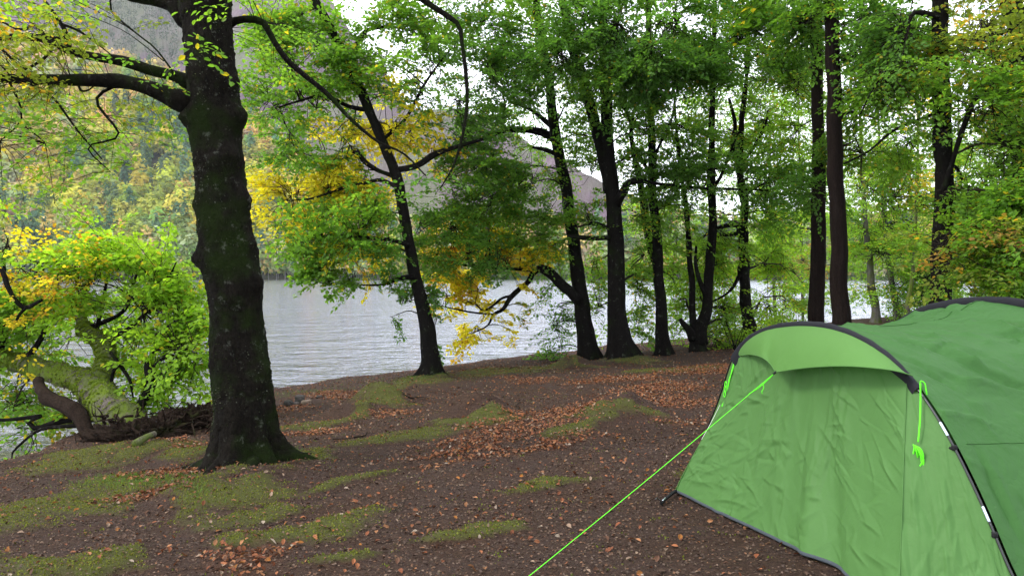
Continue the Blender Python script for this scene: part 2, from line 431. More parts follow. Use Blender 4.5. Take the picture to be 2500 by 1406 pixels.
MOSS = [patch(q[0], q[1], q[2] * 1.05, q[3] * (1.55 if q[0] < 700 and q[1] > 1090 else 1.15), q[4]) for q in [(60, 1270, 150, 22, -.1), (200, 1240, 160, 20, -.15), (330, 1190, 150, 16, -.1), (200, 1122, 130, 16, -.15), (380, 1098, 90, 12, -.2),
        (480, 1108, 60, 9, -.2), (480, 1195, 90, 22, -.4), (640, 1195, 120, 26, -.1), (750, 1118, 60, 14, 0), (760, 1045, 100, 9, -.1), (900, 1078, 130, 9, -.15),
        (1010, 1062, 160, 9, -.15), (860, 1008, 80, 16, -.4), (930, 975, 75, 20, 0), (1160, 1012, 120, 16, -.05), (1240, 1022, 80, 10, .05), (1505, 1008, 110, 18, -.02),
        (1400, 1045, 90, 11, -.2), (1000, 935, 90, 9, -.2), (1250, 905, 170, 8, -.08), (560, 1270, 120, 13, -.1), (620, 1312, 80, 14, -.1), (800, 1288, 160, 20, -.15),
        (270, 1368, 110, 18, -.1), (60, 1390, 120, 12, -.1), (840, 1388, 120, 18, -.2), (1130, 1308, 130, 11, -.15), (1330, 1180, 120, 8, -.15), (660, 1250, 130, 9, -.1),
        (1040, 925, 70, 10, 0), (1410, 885, 60, 8, 0), (1540, 875, 80, 7, 0), (560, 1145, 60, 10, -.2), (1650, 905, 110, 5, -.05), (870, 1170, 120, 7, -.15), (1700, 1160, 60, 7, 0)]]
RELIEF = MOSS
DRIFT = [patch(*q) for q in [(610, 1372, 115, 34, -.2), (830, 963, 110, 10, -.22), (1200, 1062, 170, 22, -.22), (1370, 1012, 150, 18, -.28), (1090, 1112, 150, 10, -.15),
        (1620, 945, 110, 15, -.03), (1600, 982, 180, 10, 0), (1740, 903, 140, 10, -.05), (420, 1162, 150, 16, -.15), (330, 1225, 110, 10, -.15), (760, 1060, 110, 8, -.1),
        (1180, 1122, 130, 9, -.15), (1300, 927, 70, 6, 0), (1660, 1028, 90, 8, 0), (440, 1085, 60, 7, 0), (690, 1000, 60, 6, -.1), (960, 1010, 90, 8, -.1), (1500, 925, 120, 8, -.03), (1330, 1090, 130, 14, -.2)]]

# ground sheet
def axis(lo, hi, a, b, st):
    mid = np.arange(a, b + 1e-6, st)
    def geo(L): 
        o = [0]; s = st
        while o[-1] < L: s *= 1.13; o.append(o[-1] + s)
        o = np.array(o[1:]); return o * (L / o[-1])
    return np.concatenate([a - geo(a - lo)[::-1], mid, b + geo(hi - b)])
gx = axis(-1500, 1500, -9, 9, .055); gy1 = np.concatenate([np.linspace(-200, 2.2, 24)[:-1], np.geomspace(2.2, 34, 470), 34 + np.cumsum(np.geomspace(.2, 190, 42))])
GX, GY = np.meshgrid(gx, gy1)
GZ = gz(GX, GY)
nx, ny = len(gx), len(gy1)
i = np.arange(ny - 1)[:, None] * nx + np.arange(nx - 1)[None]
q = np.stack([i, i + 1, i + nx + 1, i + nx], -1).reshape(-1, 4)
mossm = pmask(MOSS, GX, GY, 31); drm = pmask(DRIFT, GX, GY, 41)
sd = sdist(GX, GY)
gcol = np.stack([mossm.ravel(), drm.ravel(), sstep(.9, -.1, sd.ravel() + .3 * fb2(GX, GY, 2, 51).ravel())], -1)
def ground_mat():
    t = NT('forest_floor'); v = t.coord('Object'); a = t.n.new('ShaderNodeSeparateColor'); t.lk(t.attr('col'), a.inputs[0])
    n1 = t.noise(2.0, v, 5, .6); n2 = t.noise(34, v, 6, .75); n3 = t.noise(150, v, 3, .7); n4 = t.noise(9, v, 5, .7)
    soil = t.ramp(n2, [(.28, (.010, .005, .0035)), (.5, (.037, .0195, .0125)), (.74, (.095, .054, .034))])
    soil = t.mix(t.ramp(n1, [(.35, (0, 0, 0)), (.65, (1, 1, 1))]), soil, t.mix(.45, soil, (.040, .028, .026)))
    soil = t.mix(t.ramp(n3, [(.55, (0, 0, 0)), (.7, (.55, .55, .55))]), soil, (.13, .078, .052))
    lit = t.mix(t.ramp(n4, [(.4, (0, 0, 0)), (.6, (1, 1, 1))]), (.12, .05, .026), (.06, .032, .022))
    soil = t.mix(t.math('MULTIPLY', a.outputs[1], .55), soil, lit)
    mossc = t.mix(n3, (.028, .034, .008), (.115, .13, .024)); mossc = t.mix(t.ramp(n4, [(.3, (0, 0, 0)), (.75, (.7, .7, .7))]), mossc, (.050, .042, .020))
    mm = t.math('ADD', a.outputs[0], t.math('MULTIPLY', t.math('SUBTRACT', n4, .5), 1.5)); mm = t.math('ADD', mm, t.math('MULTIPLY', t.math('SUBTRACT', n2, .5), .9))
    mm = t.ramp(mm, [(.28, (0, 0, 0)), (.95, (.95, .95, .95))])
    col = t.mix(mm, soil, mossc)
    col = t.mix(a.outputs[2], col, t.mix(n2, (.03, .026, .022), (.10, .09, .08)))
    h = t.math('ADD', t.math('MULTIPLY', n2, .7), t.math('MULTIPLY', n3, .35))
    t.out(t.bsdf(col, .95, t.bump(h, 1.0, .03), spec=.15)); return t.m
g = mk('ground', np.stack([GX.ravel(), GY.ravel(), GZ.ravel()], -1), q, ground_mat(), col=gcol); tag(g, kind='structure')

# water sheet
def water_mat():
    t = NT('lake_water'); v = t.coord('Object', (.95, 1.75, 1), (0, 0, R(-14)))
    n0 = t.noise(.38, v, 2, .5, .2); n1 = t.noise(1.0, v, 3, .6, .4); n2 = t.noise(3.2, v, 3, .65, .2); n3 = t.noise(.07, v, 3, .5)
    h = t.math('ADD', t.math('ADD', t.math('MULTIPLY', n0, 1.5), t.math('MULTIPLY', n1, .95)), t.math('MULTIPLY', n2, .30))
    nb = t.bump(t.math('MULTIPLY', h, t.math('ADD', t.math('MULTIPLY', n3, .9), .55)), 1.0, .21)
    df = t.n.new('ShaderNodeBsdfDiffuse'); df.inputs['Color'].default_value = (.060, .068, .095, 1); t.lk(nb, df.inputs['Normal'])
    gl = t.n.new('ShaderNodeBsdfGlossy'); gl.inputs['Roughness'].default_value = .11; gl.inputs['Color'].default_value = (.90, .915, 1, 1); t.lk(nb, gl.inputs['Normal'])
    fr = t.n.new('ShaderNodeFresnel'); fr.inputs['IOR'].default_value = 1.45; t.lk(nb, fr.inputs['Normal'])
    m = t.n.new('ShaderNodeMixShader'); t.lk(t.math('MINIMUM', t.math('MULTIPLY', fr.outputs[0], 2.1), 1.0), m.inputs[0]); t.lk(df.outputs[0], m.inputs[1]); t.lk(gl.outputs[0], m.inputs[2]); t.out(m.outputs[0]); return t.m
xs = axis(-1500, 1500, -30, 60, 6); ys = axis(-190, 1500, 0, 120, 6); X, Y = np.meshgrid(xs, ys); a_, b_ = len(xs), len(ys)
i = np.arange(b_ - 1)[:, None] * a_ + np.arange(a_ - 1)[None]
w = mk('water', np.stack([X.ravel(), Y.ravel(), np.full(X.size, WZ)], -1), np.stack([i, i + 1, i + a_ + 1, i + a_], -1).reshape(-1, 4), water_mat()); tag(w, kind='structure')

# ------------------------------------------------------------------ far hills
SHY = 388.0
def prof(u, tab): return np.interp(u, [p[0] for p in tab], [p[1] for p in tab])
TA = [(-1500, .34), (0, .31), (250, .275), (450, .235), (620, .185), (700, .135), (790, .075), (900, .036), (1500, .026), (1900, .03), (3600, .05)]
TB = [(-1500, .52), (400, .45), (700, .40), (800, .345), (900, .285), (1000, .217), (1100, .198), (1200, .172), (1300, .145), (1450, .107), (1600, .077), (1800, .055), (2100, .04), (3600, .05)]
def hill_z(u, Y, tab, y0, slope):
    tn = prof(u, tab); yc = (y0 * slope + 1.6) / np.maximum(slope - tn, .05); zc = 1.6 + tn * yc
    f = (Y - y0) / (yc - y0); s = np.where(f < 1, np.maximum(f, -.1) ** 1.0 if False else np.maximum(f, -.05), 1 - .25 * (f - 1))
    return -2.2 + (zc + 2.2) * s, yc
def build_hill(name, tab, y0, slope, mat, amp, nf, seed, col=None):
    us = np.linspace(-1500, 3600, 420); fs = np.concatenate([np.linspace(-.03, 1, 150), np.linspace(1.02, 1.6, 14)])
    U, Fq = np.meshgrid(us, fs); _, yc = hill_z(U, y0 + 0 * U, tab, y0, slope); Y = y0 + Fq * (yc - y0)
    Z, _ = hill_z(U, Y, tab, y0, slope); Xw = (U - 1250) / F * Y
    n = fb2(Xw * nf, Y * nf * .45, 5, seed); Z = Z + n * amp * sstep(0, .25, Fq) * (1 + Z * .004)
    i = np.arange(len(fs) - 1)[:, None] * len(us) + np.arange(len(us) - 1)[None]
    o = mk(name, np.stack([Xw.ravel(), Y.ravel(), Z.ravel()], -1), np.stack([i, i + 1, i + len(us) + 1, i + len(us)], -1).reshape(-1, 4), mat); tag(o, kind='structure')
def heather_mat():
    t = NT('heather_slope'); v = t.coord('Object', (1, .5, .5))
    n1 = t.noise(.012, v, 5, .6); n2 = t.noise(.09, t.coord('Object', (1, .35, .2)), 6, .75)
    c = t.ramp(n2, [(.3, (.055, .036, .046)), (.55, (.115, .08, .10)), (.75, (.19, .15, .155))])
    c = t.mix(t.ramp(n1, [(.42, (0, 0, 0)), (.6, (.7, .7, .7))]), c, (.10, .12, .06))
    t.out(t.bsdf(c, .95, t.bump(n2, .8, 4.0), spec=.05)); return t.m
def wood_floor():
    t = NT('hill_ground'); v = t.coord('Object'); n1 = t.noise(.02, v, 4, .6); n2 = t.noise(.25, v, 4, .7)
    c = t.ramp(n2, [(.3, (.035, .04, .02)), (.7, (.10, .09, .05))]); c = t.mix(t.ramp(n1, [(.5, (0, 0, 0)), (.6, (1, 1, 1))]), c, (.13, .22, .05))
    t.out(t.bsdf(c, .95, spec=.05)); return t.m
build_hill('hill', TA, SHY, .66, wood_floor(), 5, .011, 61)
build_hill('mountain', TB, SHY + 70, .72, heather_mat(), 12, .008, 71)

# far wood: thousands of crowns that read as one mass
def far_wood():
    n = 4600
    u = rng.uniform(-420, 800, n); f = rng.uniform(0, 1.0, n) ** .9
    u2 = rng.uniform(640, 3300, 1500); f2 = rng.uniform(0, 1, 1500)
    u = np.concatenate([u, u2]); f = np.concatenate([f, f2])
    _, yc = hill_z(u, SHY + 0 * u, TA, SHY, .66); Y = SHY + f * (yc - SHY); Z, _ = hill_z(u, Y, TA, SHY, .66); X = (u - 1250) / F * Y
    Z = Z + fb2(X * .011, Y * .011 * .45, 5, 61) * 5 * sstep(0, .25, f)
    # open patches of grass
    op = fb2(X * .02, Y * .012, 3, 81); keep = (op < .95) | (f < .25)
    X, Y, Z, f, u = [a[keep] for a in (X, Y, Z, f, u)]
    nb = 1300; ub = rng.uniform(-350, 2600, nb); Yb = SHY + rng.uniform(-3, 7, nb); X = np.concatenate([X, (ub - 1250) / F * Yb]); Y = np.concatenate([Y, Yb]); Z = np.concatenate([Z, np.full(nb, -3.2)]); f = np.concatenate([f, np.zeros(nb)]); u = np.concatenate([u, ub])
    n = len(X); rad = rng.uniform(3.2, 7.0, n); hh = rad * rng.uniform(1.1, 1.9, n)
    low = f < .06; hh[low] *= 1.15
    zone = fb2(X * .013, Y * .008, 3, 91) + rng.normal(0, .38, n)
    cols = np.zeros((n, 3)); pal = np.array([(.28, .32, .055), (.42, .40, .065), (.46, .34, .13), (.40, .29, .20), (.17, .26, .07), (.08, .15, .085), (.30, .36, .18)])
    idx = np.select([zone < -.85, zone < -.62, zone < -.2, zone < .12, zone < .4, zone < .6], [5, 4, 0, 1, 2, 3], 6)
    idx[low] = rng.choice([0, 4, 5, 6, 4, 6, 2], low.sum()); con = idx == 5
    hh[con] *= 1.5; rad[con] *= .75
    cols = pal[idx] * rng.uniform(.65, 1.3, (n, 1)) * rng.uniform(.88, 1.12, (n, 3))
    K = 120
    q = nrm(rng.normal(0, 1, (n, K, 3))); q[..., 2] = np.where(q[..., 2] < -.35, -q[..., 2], q[..., 2])
    rr = rng.uniform(.62, 1.08, (n, K, 1)) * (1 + .30 * vn(q * 2.2 + np.arange(n)[:, None, None] * 3.7, 5)[..., None])
    taper = np.where(con[:, None], 1.25 - .95 * (q[..., 2] + .35) / 1.35, 1.0)
    P = np.stack([X[:, None] + q[..., 0] * rad[:, None] * rr[..., 0] * taper, Y[:, None] + q[..., 1] * rad[:, None] * rr[..., 0] * taper,
                  Z[:, None] + 1.0 + hh[:, None] * (.95 + q[..., 2] * rr[..., 0])], -1).reshape(-1, 3)
    nn = nrm(q.reshape(-1, 3) + rng.normal(0, .28, (n * K, 3))); d = nrm(np.cross(nn, rng.normal(0, 1, (n * K, 3))))
    cc = np.repeat(cols, K, 0) * rng.uniform(.86, 1.14, (n * K, 1))
    V, fs, c = leaves(P - d * .9, d, nn, rng.uniform(1.5, 2.9, n * K) * np.repeat((rad / 4) ** .6, K), cc, 4)
    o = mk('far_woodland', V, fs, M['leaf_far'], None, False, c); tag(o, 'autumn woodland of green, yellow and russet crowns covering the hillside beyond the lake', 'woodland', kind='stuff')
    # pale trunks
    sel = rng.choice(n, 1400, False); b = np.stack([X[sel], Y[sel], Z[sel] - 1], -1); tp = b + np.stack([rng.normal(0, .4, 1400), 0 * b[:, 0], hh[sel] * 1.75 + 1], -1)
    # plantation on the upper slope
    m = 900; u = rng.uniform(190, 470, m); f = rng.uniform(.35, .98, m); _, yc = hill_z(u, 0 * u, TB, SHY + 70, .72); Yp = SHY + 70 + f * (yc - SHY - 70); Zp, _ = hill_z(u, Yp, TB, SHY + 70, .72)
    Xp = (u - 1250) / F * Yp; Zp = Zp + fb2(Xp * .008, Yp * .008 * .45, 5, 71) * 12 * (1 + Zp * .004)
    b2 = np.stack([Xp, Yp, Zp - 2], -1); t2 = b2 + np.array([0, 0, 1]) * rng.uniform(15, 22, (m, 1))
    Pt = np.stack([np.vstack([b, b2]), np.vstack([tp, t2])], 1); V, fs = thin_tubes(Pt, np.concatenate([rng.uniform(.16, .3, 1400), np.full(m, .28)]), np.full(1400 + m, .1))
    K = 26; q = rng.uniform(-1, 1, (m, K, 3)); Pc = t2[:, None] + np.stack([q[..., 0] * 2.0, q[..., 1] * 2.0, q[..., 2] * 4.0 - 2.5], -1)
    Pc = Pc.reshape(-1, 3); nn = nrm(rng.normal(0, 1, Pc.shape)); d = nrm(np.cross(nn, rng.normal(0, 1, Pc.shape)))
    V2, f2_, c2 = leaves(Pc, d, nn, rng.uniform(1.2, 2.2, len(Pc)), np.tile(np.array([[.055, .075, .055]]), (len(Pc), 1)) * rng.uniform(.7, 1.3, (len(Pc), 1)), 4)
    tm = NT('pale_trunks'); tm.out(tm.bsdf((.22, .20, .18), .9))
    o = mk('far_woodland_trunks', V, fs, tm.m, None); tag(o, 'thin pale trunks standing in the woodland across the lake', 'woodland', kind='stuff')
    o = mk('far_plantation', V2, f2_, M['leaf_far'], None, False, c2); tag(o, 'dark conifer plantation high on the far slope', 'woodland', kind='stuff')
far_wood()

# ------------------------------------------------------------------ world, sun, haze
SUN_EL, SUN_AZ = 46, -98          # azimuth from +Y towards +X
wd = bpy.data.worlds.new('World'); bpy.context.scene.world = wd; wd.use_nodes = True
nt = wd.node_tree; nt.nodes.clear(); N_ = nt.nodes.new
sky = N_('ShaderNodeTexSky'); sky.sky_type = 'NISHITA'; sky.sun_disc = False; sky.sun_elevation = R(SUN_EL); sky.sun_rotation = R(SUN_AZ); sky.air_density = 1.2; sky.dust_density = 2.5
tc = N_('ShaderNodeTexCoord'); mp = N_('ShaderNodeMapping'); mp.inputs['Scale'].default_value = (1, 1, 2.6); nz = N_('ShaderNodeTexNoise'); nz.inputs['Scale'].default_value = 1.7; nz.inputs['Detail'].default_value = 6; nz.inputs['Roughness'].default_value = .58
rp = N_('ShaderNodeValToRGB'); rp.color_ramp.elements[0].position = .34; rp.color_ramp.elements[1].position = .52
rp.color_ramp.elements[0].color = (.35, .35, .35, 1); rp.color_ramp.elements[1].color = (.97, .97, .97, 1)
mx = N_('ShaderNodeMix'); mx.data_type = 'RGBA'; mx.inputs[7].default_value = (17.0, 17.6, 18.8, 1)
bg = N_('ShaderNodeBackground'); bg.inputs[1].default_value = .12; wo = N_('ShaderNodeOutputWorld'); L_ = nt.links.new
L_(tc.outputs['Generated'], mp.inputs['Vector']); L_(mp.outputs[0], nz.inputs['Vector']); L_(nz.outputs['Fac'], rp.inputs['Fac']); L_(rp.outputs['Color'], mx.inputs[0]); L_(sky.outputs[0], mx.inputs[6]); L_(mx.outputs[2], bg.inputs[0]); L_(bg.outputs[0], wo.inputs[0])
sl = bpy.data.lights.new('sun', 'SUN'); sl.energy = 2.2; sl.angle = R(12); sl.color = (1, .95, .87); so = bpy.data.objects.new('sun', sl); C.objects.link(so)
e, a = R(SUN_EL), R(SUN_AZ); dirv = Vector((math.sin(a) * math.cos(e), math.cos(a) * math.cos(e), math.sin(e))); so.rotation_euler = dirv.to_track_quat('Z', 'Y').to_euler(); so.location = (-20, 30, 40)
vs = bpy.context.scene.view_settings; vs.view_transform = 'Standard'; vs.look = 'None'; vs.exposure = EXPO; vs.gamma = 1
HZ = NT('haze_air'); pv = HZ.n.new('ShaderNodeVolumePrincipled'); pv.inputs['Color'].default_value = (.86, .92, 1, 1); pv.inputs['Density'].default_value = .00012; pv.inputs['Anisotropy'].default_value = .2
oo = HZ.n.new('ShaderNodeOutputMaterial'); HZ.lk(pv.outputs[0], oo.inputs['Volume'])
x0, x1, y0, y1, z0, z1 = -1700, 1700, -260, 1900, -6, 640
Vb = np.array([(x, y, z) for z in (z0, z1) for y in (y0, y1) for x in (x0, x1)])
if HAZE: tag(mk('haze', Vb, np.array([[0, 2, 3, 1], [4, 5, 7, 6], [0, 1, 5, 4], [2, 6, 7, 3], [0, 4, 6, 2], [1, 3, 7, 5]]), HZ.m, None, False), 'thin pale air between the woodland and the far hills', 'haze', kind='stuff')

# ================================================================== TREES
def mkflare(bz, a=.9, hgt=.35, k=5, ph=0.0, lob=.45):
    def f(P, N, rr, th):
        h = np.maximum(P[:, 2] - bz, -.1)[:, None]
        return rr * (1 + a * np.exp(-h / hgt) * (1 + lob * np.cos(k * th + ph)[None] + .2 * np.cos(3 * th + 1.3 * ph)[None])) * (1 + .05 * np.cos(k * th + ph)[None] * np.exp(-h / 1.5))
    return f
def trunk(t, uvw, D, base, top_v=None, k=5, ph=0., amp=.012, seg=20, a=.8, hgt=.3, **kw):
    wsc = kw.pop('wsc', .67); a *= .62; uvw = [(q[0], q[1], q[2] * wsc) + tuple(q[3:]) for q in uvw]; hgt *= .8
    """trunk traced upward from base; first traced row is above the foot"""
    pts = [np.array([base[0], base[1], base[2] - .45]), np.array([base[0], base[1], base[2] + .0])]
    r0 = uvw[0][2] / 2 / F * D
    rs = [r0 * 1.12, r0 * 1.06]
    for q in uvw:
        d = D + (q[3] if len(q) > 3 else 0); pts.append(at(q[0], q[1], d)); rs.append(q[2] / 2 / F * d)
    return t.limb(pts, rs, name='trunk', seg=seg, amp=amp, flare=mkflare(base[2], a, hgt, k, ph), **kw)

# ---- big mossy beech, left foreground
b1 = gpt(606, 1132); D1 = b1[1]
T = Tree('beech_tree', b1, 'massive dark mossy beech trunk in the left foreground with two long limbs reaching left', 'tree', bark='bark_big')
def bigflare(P, N, rr, th):
    h = np.maximum(P[:, 2] - b1[2], -.15)[:, None]
    tw = (th[None] + .25 * np.sin(h * 3)); fl = np.abs(np.cos(3.5 * tw + .4)) - .6
    f = 1 + .42 * np.exp(-h / .20) * (1 + 1.1 * fl + .3 * np.cos(3 * tw)) + .17 * fl * np.exp(-h / .55) + .05 * np.cos(9 * tw + 2) * np.exp(-h / .7)
    rr = rr * f
    W = P[:, None] + N * rr[..., None]
    # burls and knots: (u, v, size, height)
    for u, v, s, hh in [(596, 282, .17, .16), (470, 285, .10, .08), (612, 480, .14, .13), (622, 590, .10, .08), (480, 630, .12, .07), (628, 690, .14, .07), (545, 385, .16, .10),
                        (540, 550, .2, .05), (612, 935, .13, .06), (655, 900, .12, .05), (500, 500, .12, .05), (575, 720, .2, .05), (560, 200, .15, .05), (600, 1010, .2, .05)]:
        c = at(u, v, D1 - .12); d2 = ((W - c) ** 2).sum(-1) / s ** 2; rr = rr + hh * 1.45 * np.exp(-d2 * 1.4)
    return rr
pts = [(600, 1240, 186), (606, 1150, 182), (604, 1090, 172), (600, 1010, 160), (590, 920, 152), (578, 820, 142), (571, 720, 136), (562, 640, 146), (550, 560, 136), (541, 470, 130), (531, 380, 122), (523, 290, 138), (516, 220, 132),
       (512, 130, 128), (506, 60, 124), (500, 0, 134), (500, -120, 120), (520, -350, 100), (500, -650, 80), (520, -1000, 50), (500, -1300, 20)]
P1 = [at(q[0], q[1], D1) for q in pts]; r1 = [q[2] * .89 / 2 / F * D1 for q in pts]
X = crom(np.hstack([np.array(P1), np.array(r1)[:, None]]), 420); Pm = X[:, :3]
dsp = lambda V: .024 * fbm(V * np.array([3.2, 3.2, 1.7]), 3, 3) + .010 * np.abs(fbm(V * 13, 4, 8)) + .013 * np.maximum(0, fbm(V * 34, 3, 18)) ** 1.5
V, f = tube(Pm, X[:, 3], 96, dsp, True, bigflare); VT = V; mk('trunk', V, f, M['bark_big'], T.root); T.skel.append(X[::6]); T.mult = 1.15
# surface roots spreading from the foot
for (a0, ln, rd, wob) in [(3.3, .6, .07, -.2), (4.2, .8, .10, .25), (5.3, .75, .10, -.3), (6.1, .9, .11, .2), (.3, .8, .09, .3), (4.8, .6, .08, .1)]:
    pp = []
    for s in np.linspace(.2, 1, 7):
        an = a0 + wob * s; x = b1[0] + math.cos(an) * ln * s * 1.05; y = b1[1] + math.sin(an) * ln * s * 1.05
        pp.append((x, y, gz(np.array([x]), np.array([y]))[0] + rd * (.55 - s * 1.15)))
    T.limb(pp, np.linspace(rd * 1.3, .02, 7), name='root', seg=12, amp=.02, fr=8, skel=False)
LBA = {}
T.pl([(500, 240, 60, .05), (455, 250, 62), (420, 238, 46), (370, 218, 36), (300, 200, 34), (220, 197, 30), (120, 196, 26), (20, 192, 22), (-140, 185, 18), (-400, 160, 10)], D1 - .1, seg=16, nseed=1, amp=.014)
T.pl([(500, 205, 40, .05), (460, 200, 40), (430, 186, 26), (370, 172, 25), (300, 150, 26), (230, 140, 22), (170, 125, 20), (120, 98, 20), (50, 90, 17), (-30, 92, 14), (-200, 60, 9)], D1 + .25, seg=14, nseed=2)
T.pl([(500, 60, 60, .05), (462, 45, 62), (425, 10, 44), (380, 0, 32), (320, -8, 26), (200, -60, 20), (0, -120, 14)], D1 + .1, seg=14, nseed=3)
T.pl([(540, 70, 30, .1), (585, 49, 18), (640, 54, 16), (665, 95, 15), (700, 145, 15), (745, 185, 13), (800, 230, 11), (850, 285, 9), (920, 345, 7), (985, 375, 5), (1040, 430, 3)], D1 + .15, seg=10, nseed=4)
T.pl([(500, -160, 50, .1), (640, -210, 34), (850, -120, 26), (980, -40, 20), (1040, 5, 15), (1085, 35, 14), (1120, 62, 11), (1128, 110, 10), (1138, 190, 10), (1140, 260, 9), (1128, 340, 7), (1105, 410, 5), (1075, 460, 3)], D1 + .1, seg=10, nseed=5)
# secondary bare boughs, left
for L_ in [[(170, 125, 12), (165, 90, 11), (150, 60, 10), (130, 30, 8), (100, -10, 6), (60, -60, 4)], [(165, 92, 8), (110, 92, 7), (90, 60, 9), (50, 75, 6), (0, 52, 5), (-60, 40, 4)],
           [(150, 60, 8), (190, 75, 6), (240, 110, 4), (290, 150, 2.5)], [(120, 98, 9), (122, 130, 8), (60, 170, 7), (30, 145, 7), (0, 118, 6)],
           [(430, 186, 5), (380, 120, 4), (330, 80, 4), (270, 25, 5), (278, -20, 4)], [(330, 80, 3.4), (300, 60, 3), (240, 30, 2.4), (160, -10, 2)], [(400, 150, 3), (350, 110, 2.5), (300, 75, 2), (220, 40, 1.6)],
           [(300, 200, 9), (235, 245, 7), (290, 330, 5), (215, 360, 4), (270, 420, 2)], [(75, 205, 8), (130, 240, 6), (190, 320, 4), (250, 390, 2.5)], [(190, 205, 7), (198, 222, 6), (215, 221, 4), (232, 208, 3)],
           [(20, 195, 6), (50, 260, 5), (48, 300, 4), (0, 345, 3)], [(48, 300, 3), (100, 340, 2.5), (110, 350, 2)]]:
    T.pl(L_, D1 + .1, name='branch', seg=6, amp=.004, nseed=7)
kw = dict(leaf=.058, L=(.35, .6), m=7, k=4, droop=.15, kind=6, bough=False, tw=.5, ran=.8, dens=.9)
T.pc([(60, 60, 90, 70, 22, 'olive'), (170, 40, 80, 60, 14, 'lime'), (60, 150, 90, 60, 20, 'olive'), (170, 180, 80, 40, 12, 'olive'), (240, 105, 70, 40, 10, 'olive'), (320, 70, 70, 50, 5, 'olive'),
      (50, 290, 70, 70, 18, 'lime'), (140, 290, 60, 50, 14, 'mid'), (200, 340, 60, 50, 12, 'lime'), (40, 400, 60, 50, 7, 'olive'), (250, 270, 40, 40, 4, 'olive'), (30, 60, 50, 50, 6, 'orange'),
      (310, 170, 60, 25, 8, 'olive'), (380, 150, 40, 30, 3, 'mid'), (420, 215, 40, 20, 3, 'mid'), (350, 250, 50, 10, 3, 'mid'), (-60, 250, 100, 200, 40, 'olive'), (20, 480, 50, 50, 3, 'mid')], D1 + .1, **kw)
T.pc([(520, 30, 35, 60, 3, 'mid', -.55, .15), (535, 110, 30, 30, 2, 'mid', -.6, .15)], D1, **dict(kw, m=5, k=3, leaf=.075))
T.pc([(640, 90, 60, 60, 9, 'mid'), (620, 130, 40, 40, 6, 'lime'), (700, 40, 60, 40, 7, 'mid'), (1000, 470, 50, 60, 3, 'dark', 0, .3), (1070, 470, 50, 50, 3, 'dark', 0, .3)], D1 + .15, **kw)
T.upper((b1[0] - .5, b1[1] - 1.5, 11.2), (3.6, 3.4, 1.4), 70)
def flake_mesh(t, V, seg, n, seed, pals, sz, thr=.1, fq=3.0, out=.8, up=None, name='moss'):
    r_ = np.random.default_rng(seed); W = V[:len(V) // seg * seg].reshape(-1, seg, 3); cc = W.mean(1)
    i = r_.integers(1, len(W) - 1, n); j = r_.integers(0, seg, n); p = W[i, j]; nn = nrm(p - cc[i]); k = fbm(p * fq, 3, seed) + r_.uniform(-.25, .25, n) > thr
    if up is not None: k &= (nn @ np.array(up)) > r_.uniform(-.1, .5, n)
    p, nn = p[k], nn[k]; m = len(p); d = nrm(nn * out + r_.normal(0, .5, (m, 3)) - np.array([0, 0, .3])); w_ = r_.uniform(0, 1, (m, 1))
    V2, f2, c2 = leaves(p - nn * .004, d, nrm(r_.normal(0, 1, (m, 3))), r_.uniform(*sz, m), np.array(pals[0]) * w_ + np.array(pals[1]) * (1 - w_), 6)
    return mk(name, V2, f2, M['leaf_far'], t.root, False, c2)
flake_mesh(T, VT, 96, 16000, 3, ((.009, .014, .003), (.022, .030, .008)), (.010, .024), .05, 3.0, .45)
flake_mesh(T, VT, 96, 9000, 5, ((.05, .055, .045), (.10, .11, .09)), (.010, .026), .42, 2.6, .5, name='lichen')
# moss and bark flakes along the silhouette
def flakes(t, Pm, rad, n, seed, sz=(.012, .035), pal=((.02, .03, .008), (.045, .04, .03))):
    r_ = np.random.default_rng(seed); k = r_.integers(4, len(Pm) - 2, n); an = r_.uniform(0, 6.283, n); nn = np.stack([np.cos(an), np.sin(an), r_.normal(0, .2, n)], -1)
    p = Pm[k] + nn * (rad[k] * r_.uniform(.98, 1.07, n))[:, None] + np.stack([0 * an, 0 * an, r_.uniform(-.02, .02, n)], -1)
    d = nrm(nn * .8 + np.stack([0 * an, 0 * an, -r_.uniform(0, 1.2, n)], -1)); w_ = r_.uniform(0, 1, (n, 1))
    V, f, c = leaves(p, d, nrm(r_.normal(0, 1, (n, 3))), r_.uniform(*sz, n) * 1.0, np.array(pal[0]) * w_ + np.array(pal[1]) * (1 - w_), 6)
    mk('moss', V, f, M['leaf_far'], t.root, False, c)
T.done()
G_SH = 'beeches and oaks lining the lake shore'
# ---- leaning oak at the shore
b = gpt(1052, 918); D = b[1]
T = Tree('oak_tree', b, 'slim leaning oak at the water edge with yellow and green foliage', 'tree', G_SH); T.mult = 1.7
trunk(T, [(1048, 860, 62), (1042, 800, 54), (1028, 730, 48), (1010, 650, 42), (995, 570, 38), (980, 490, 37), (962, 420, 38), (935, 350, 36), (905, 280, 35), (870, 200, 34), (835, 125, 36), (800, 60, 34), (760, -10, 32), (700, -120, 26), (620, -300, 18), (560, -450, 8)], D, b, k=4, ph=.8, a=.9, hgt=.22, amp=.018)
T.pl([(965, 415, 14), (1000, 410, 16), (1030, 398, 16), (1060, 378, 15), (1105, 362, 11), (1180, 340, 8)], D, nseed=1)
T.pl([(958, 430, 12), (920, 415, 10), (890, 395, 12), (870, 370, 10), (850, 385, 6), (800, 395, 4)], D + .1, name='branch', nseed=2, seg=8)
T.pl([(972, 460, 12), (930, 440, 9), (880, 450, 8), (820, 465, 7), (760, 485, 5), (700, 490, 3)], D - .2, name='branch', nseed=3, seg=8)
T.pl([(900, 270, 12), (850, 260, 10), (790, 235, 8), (720, 250, 6), (660, 270, 4)], D + .2, nseed=4, seg=8)
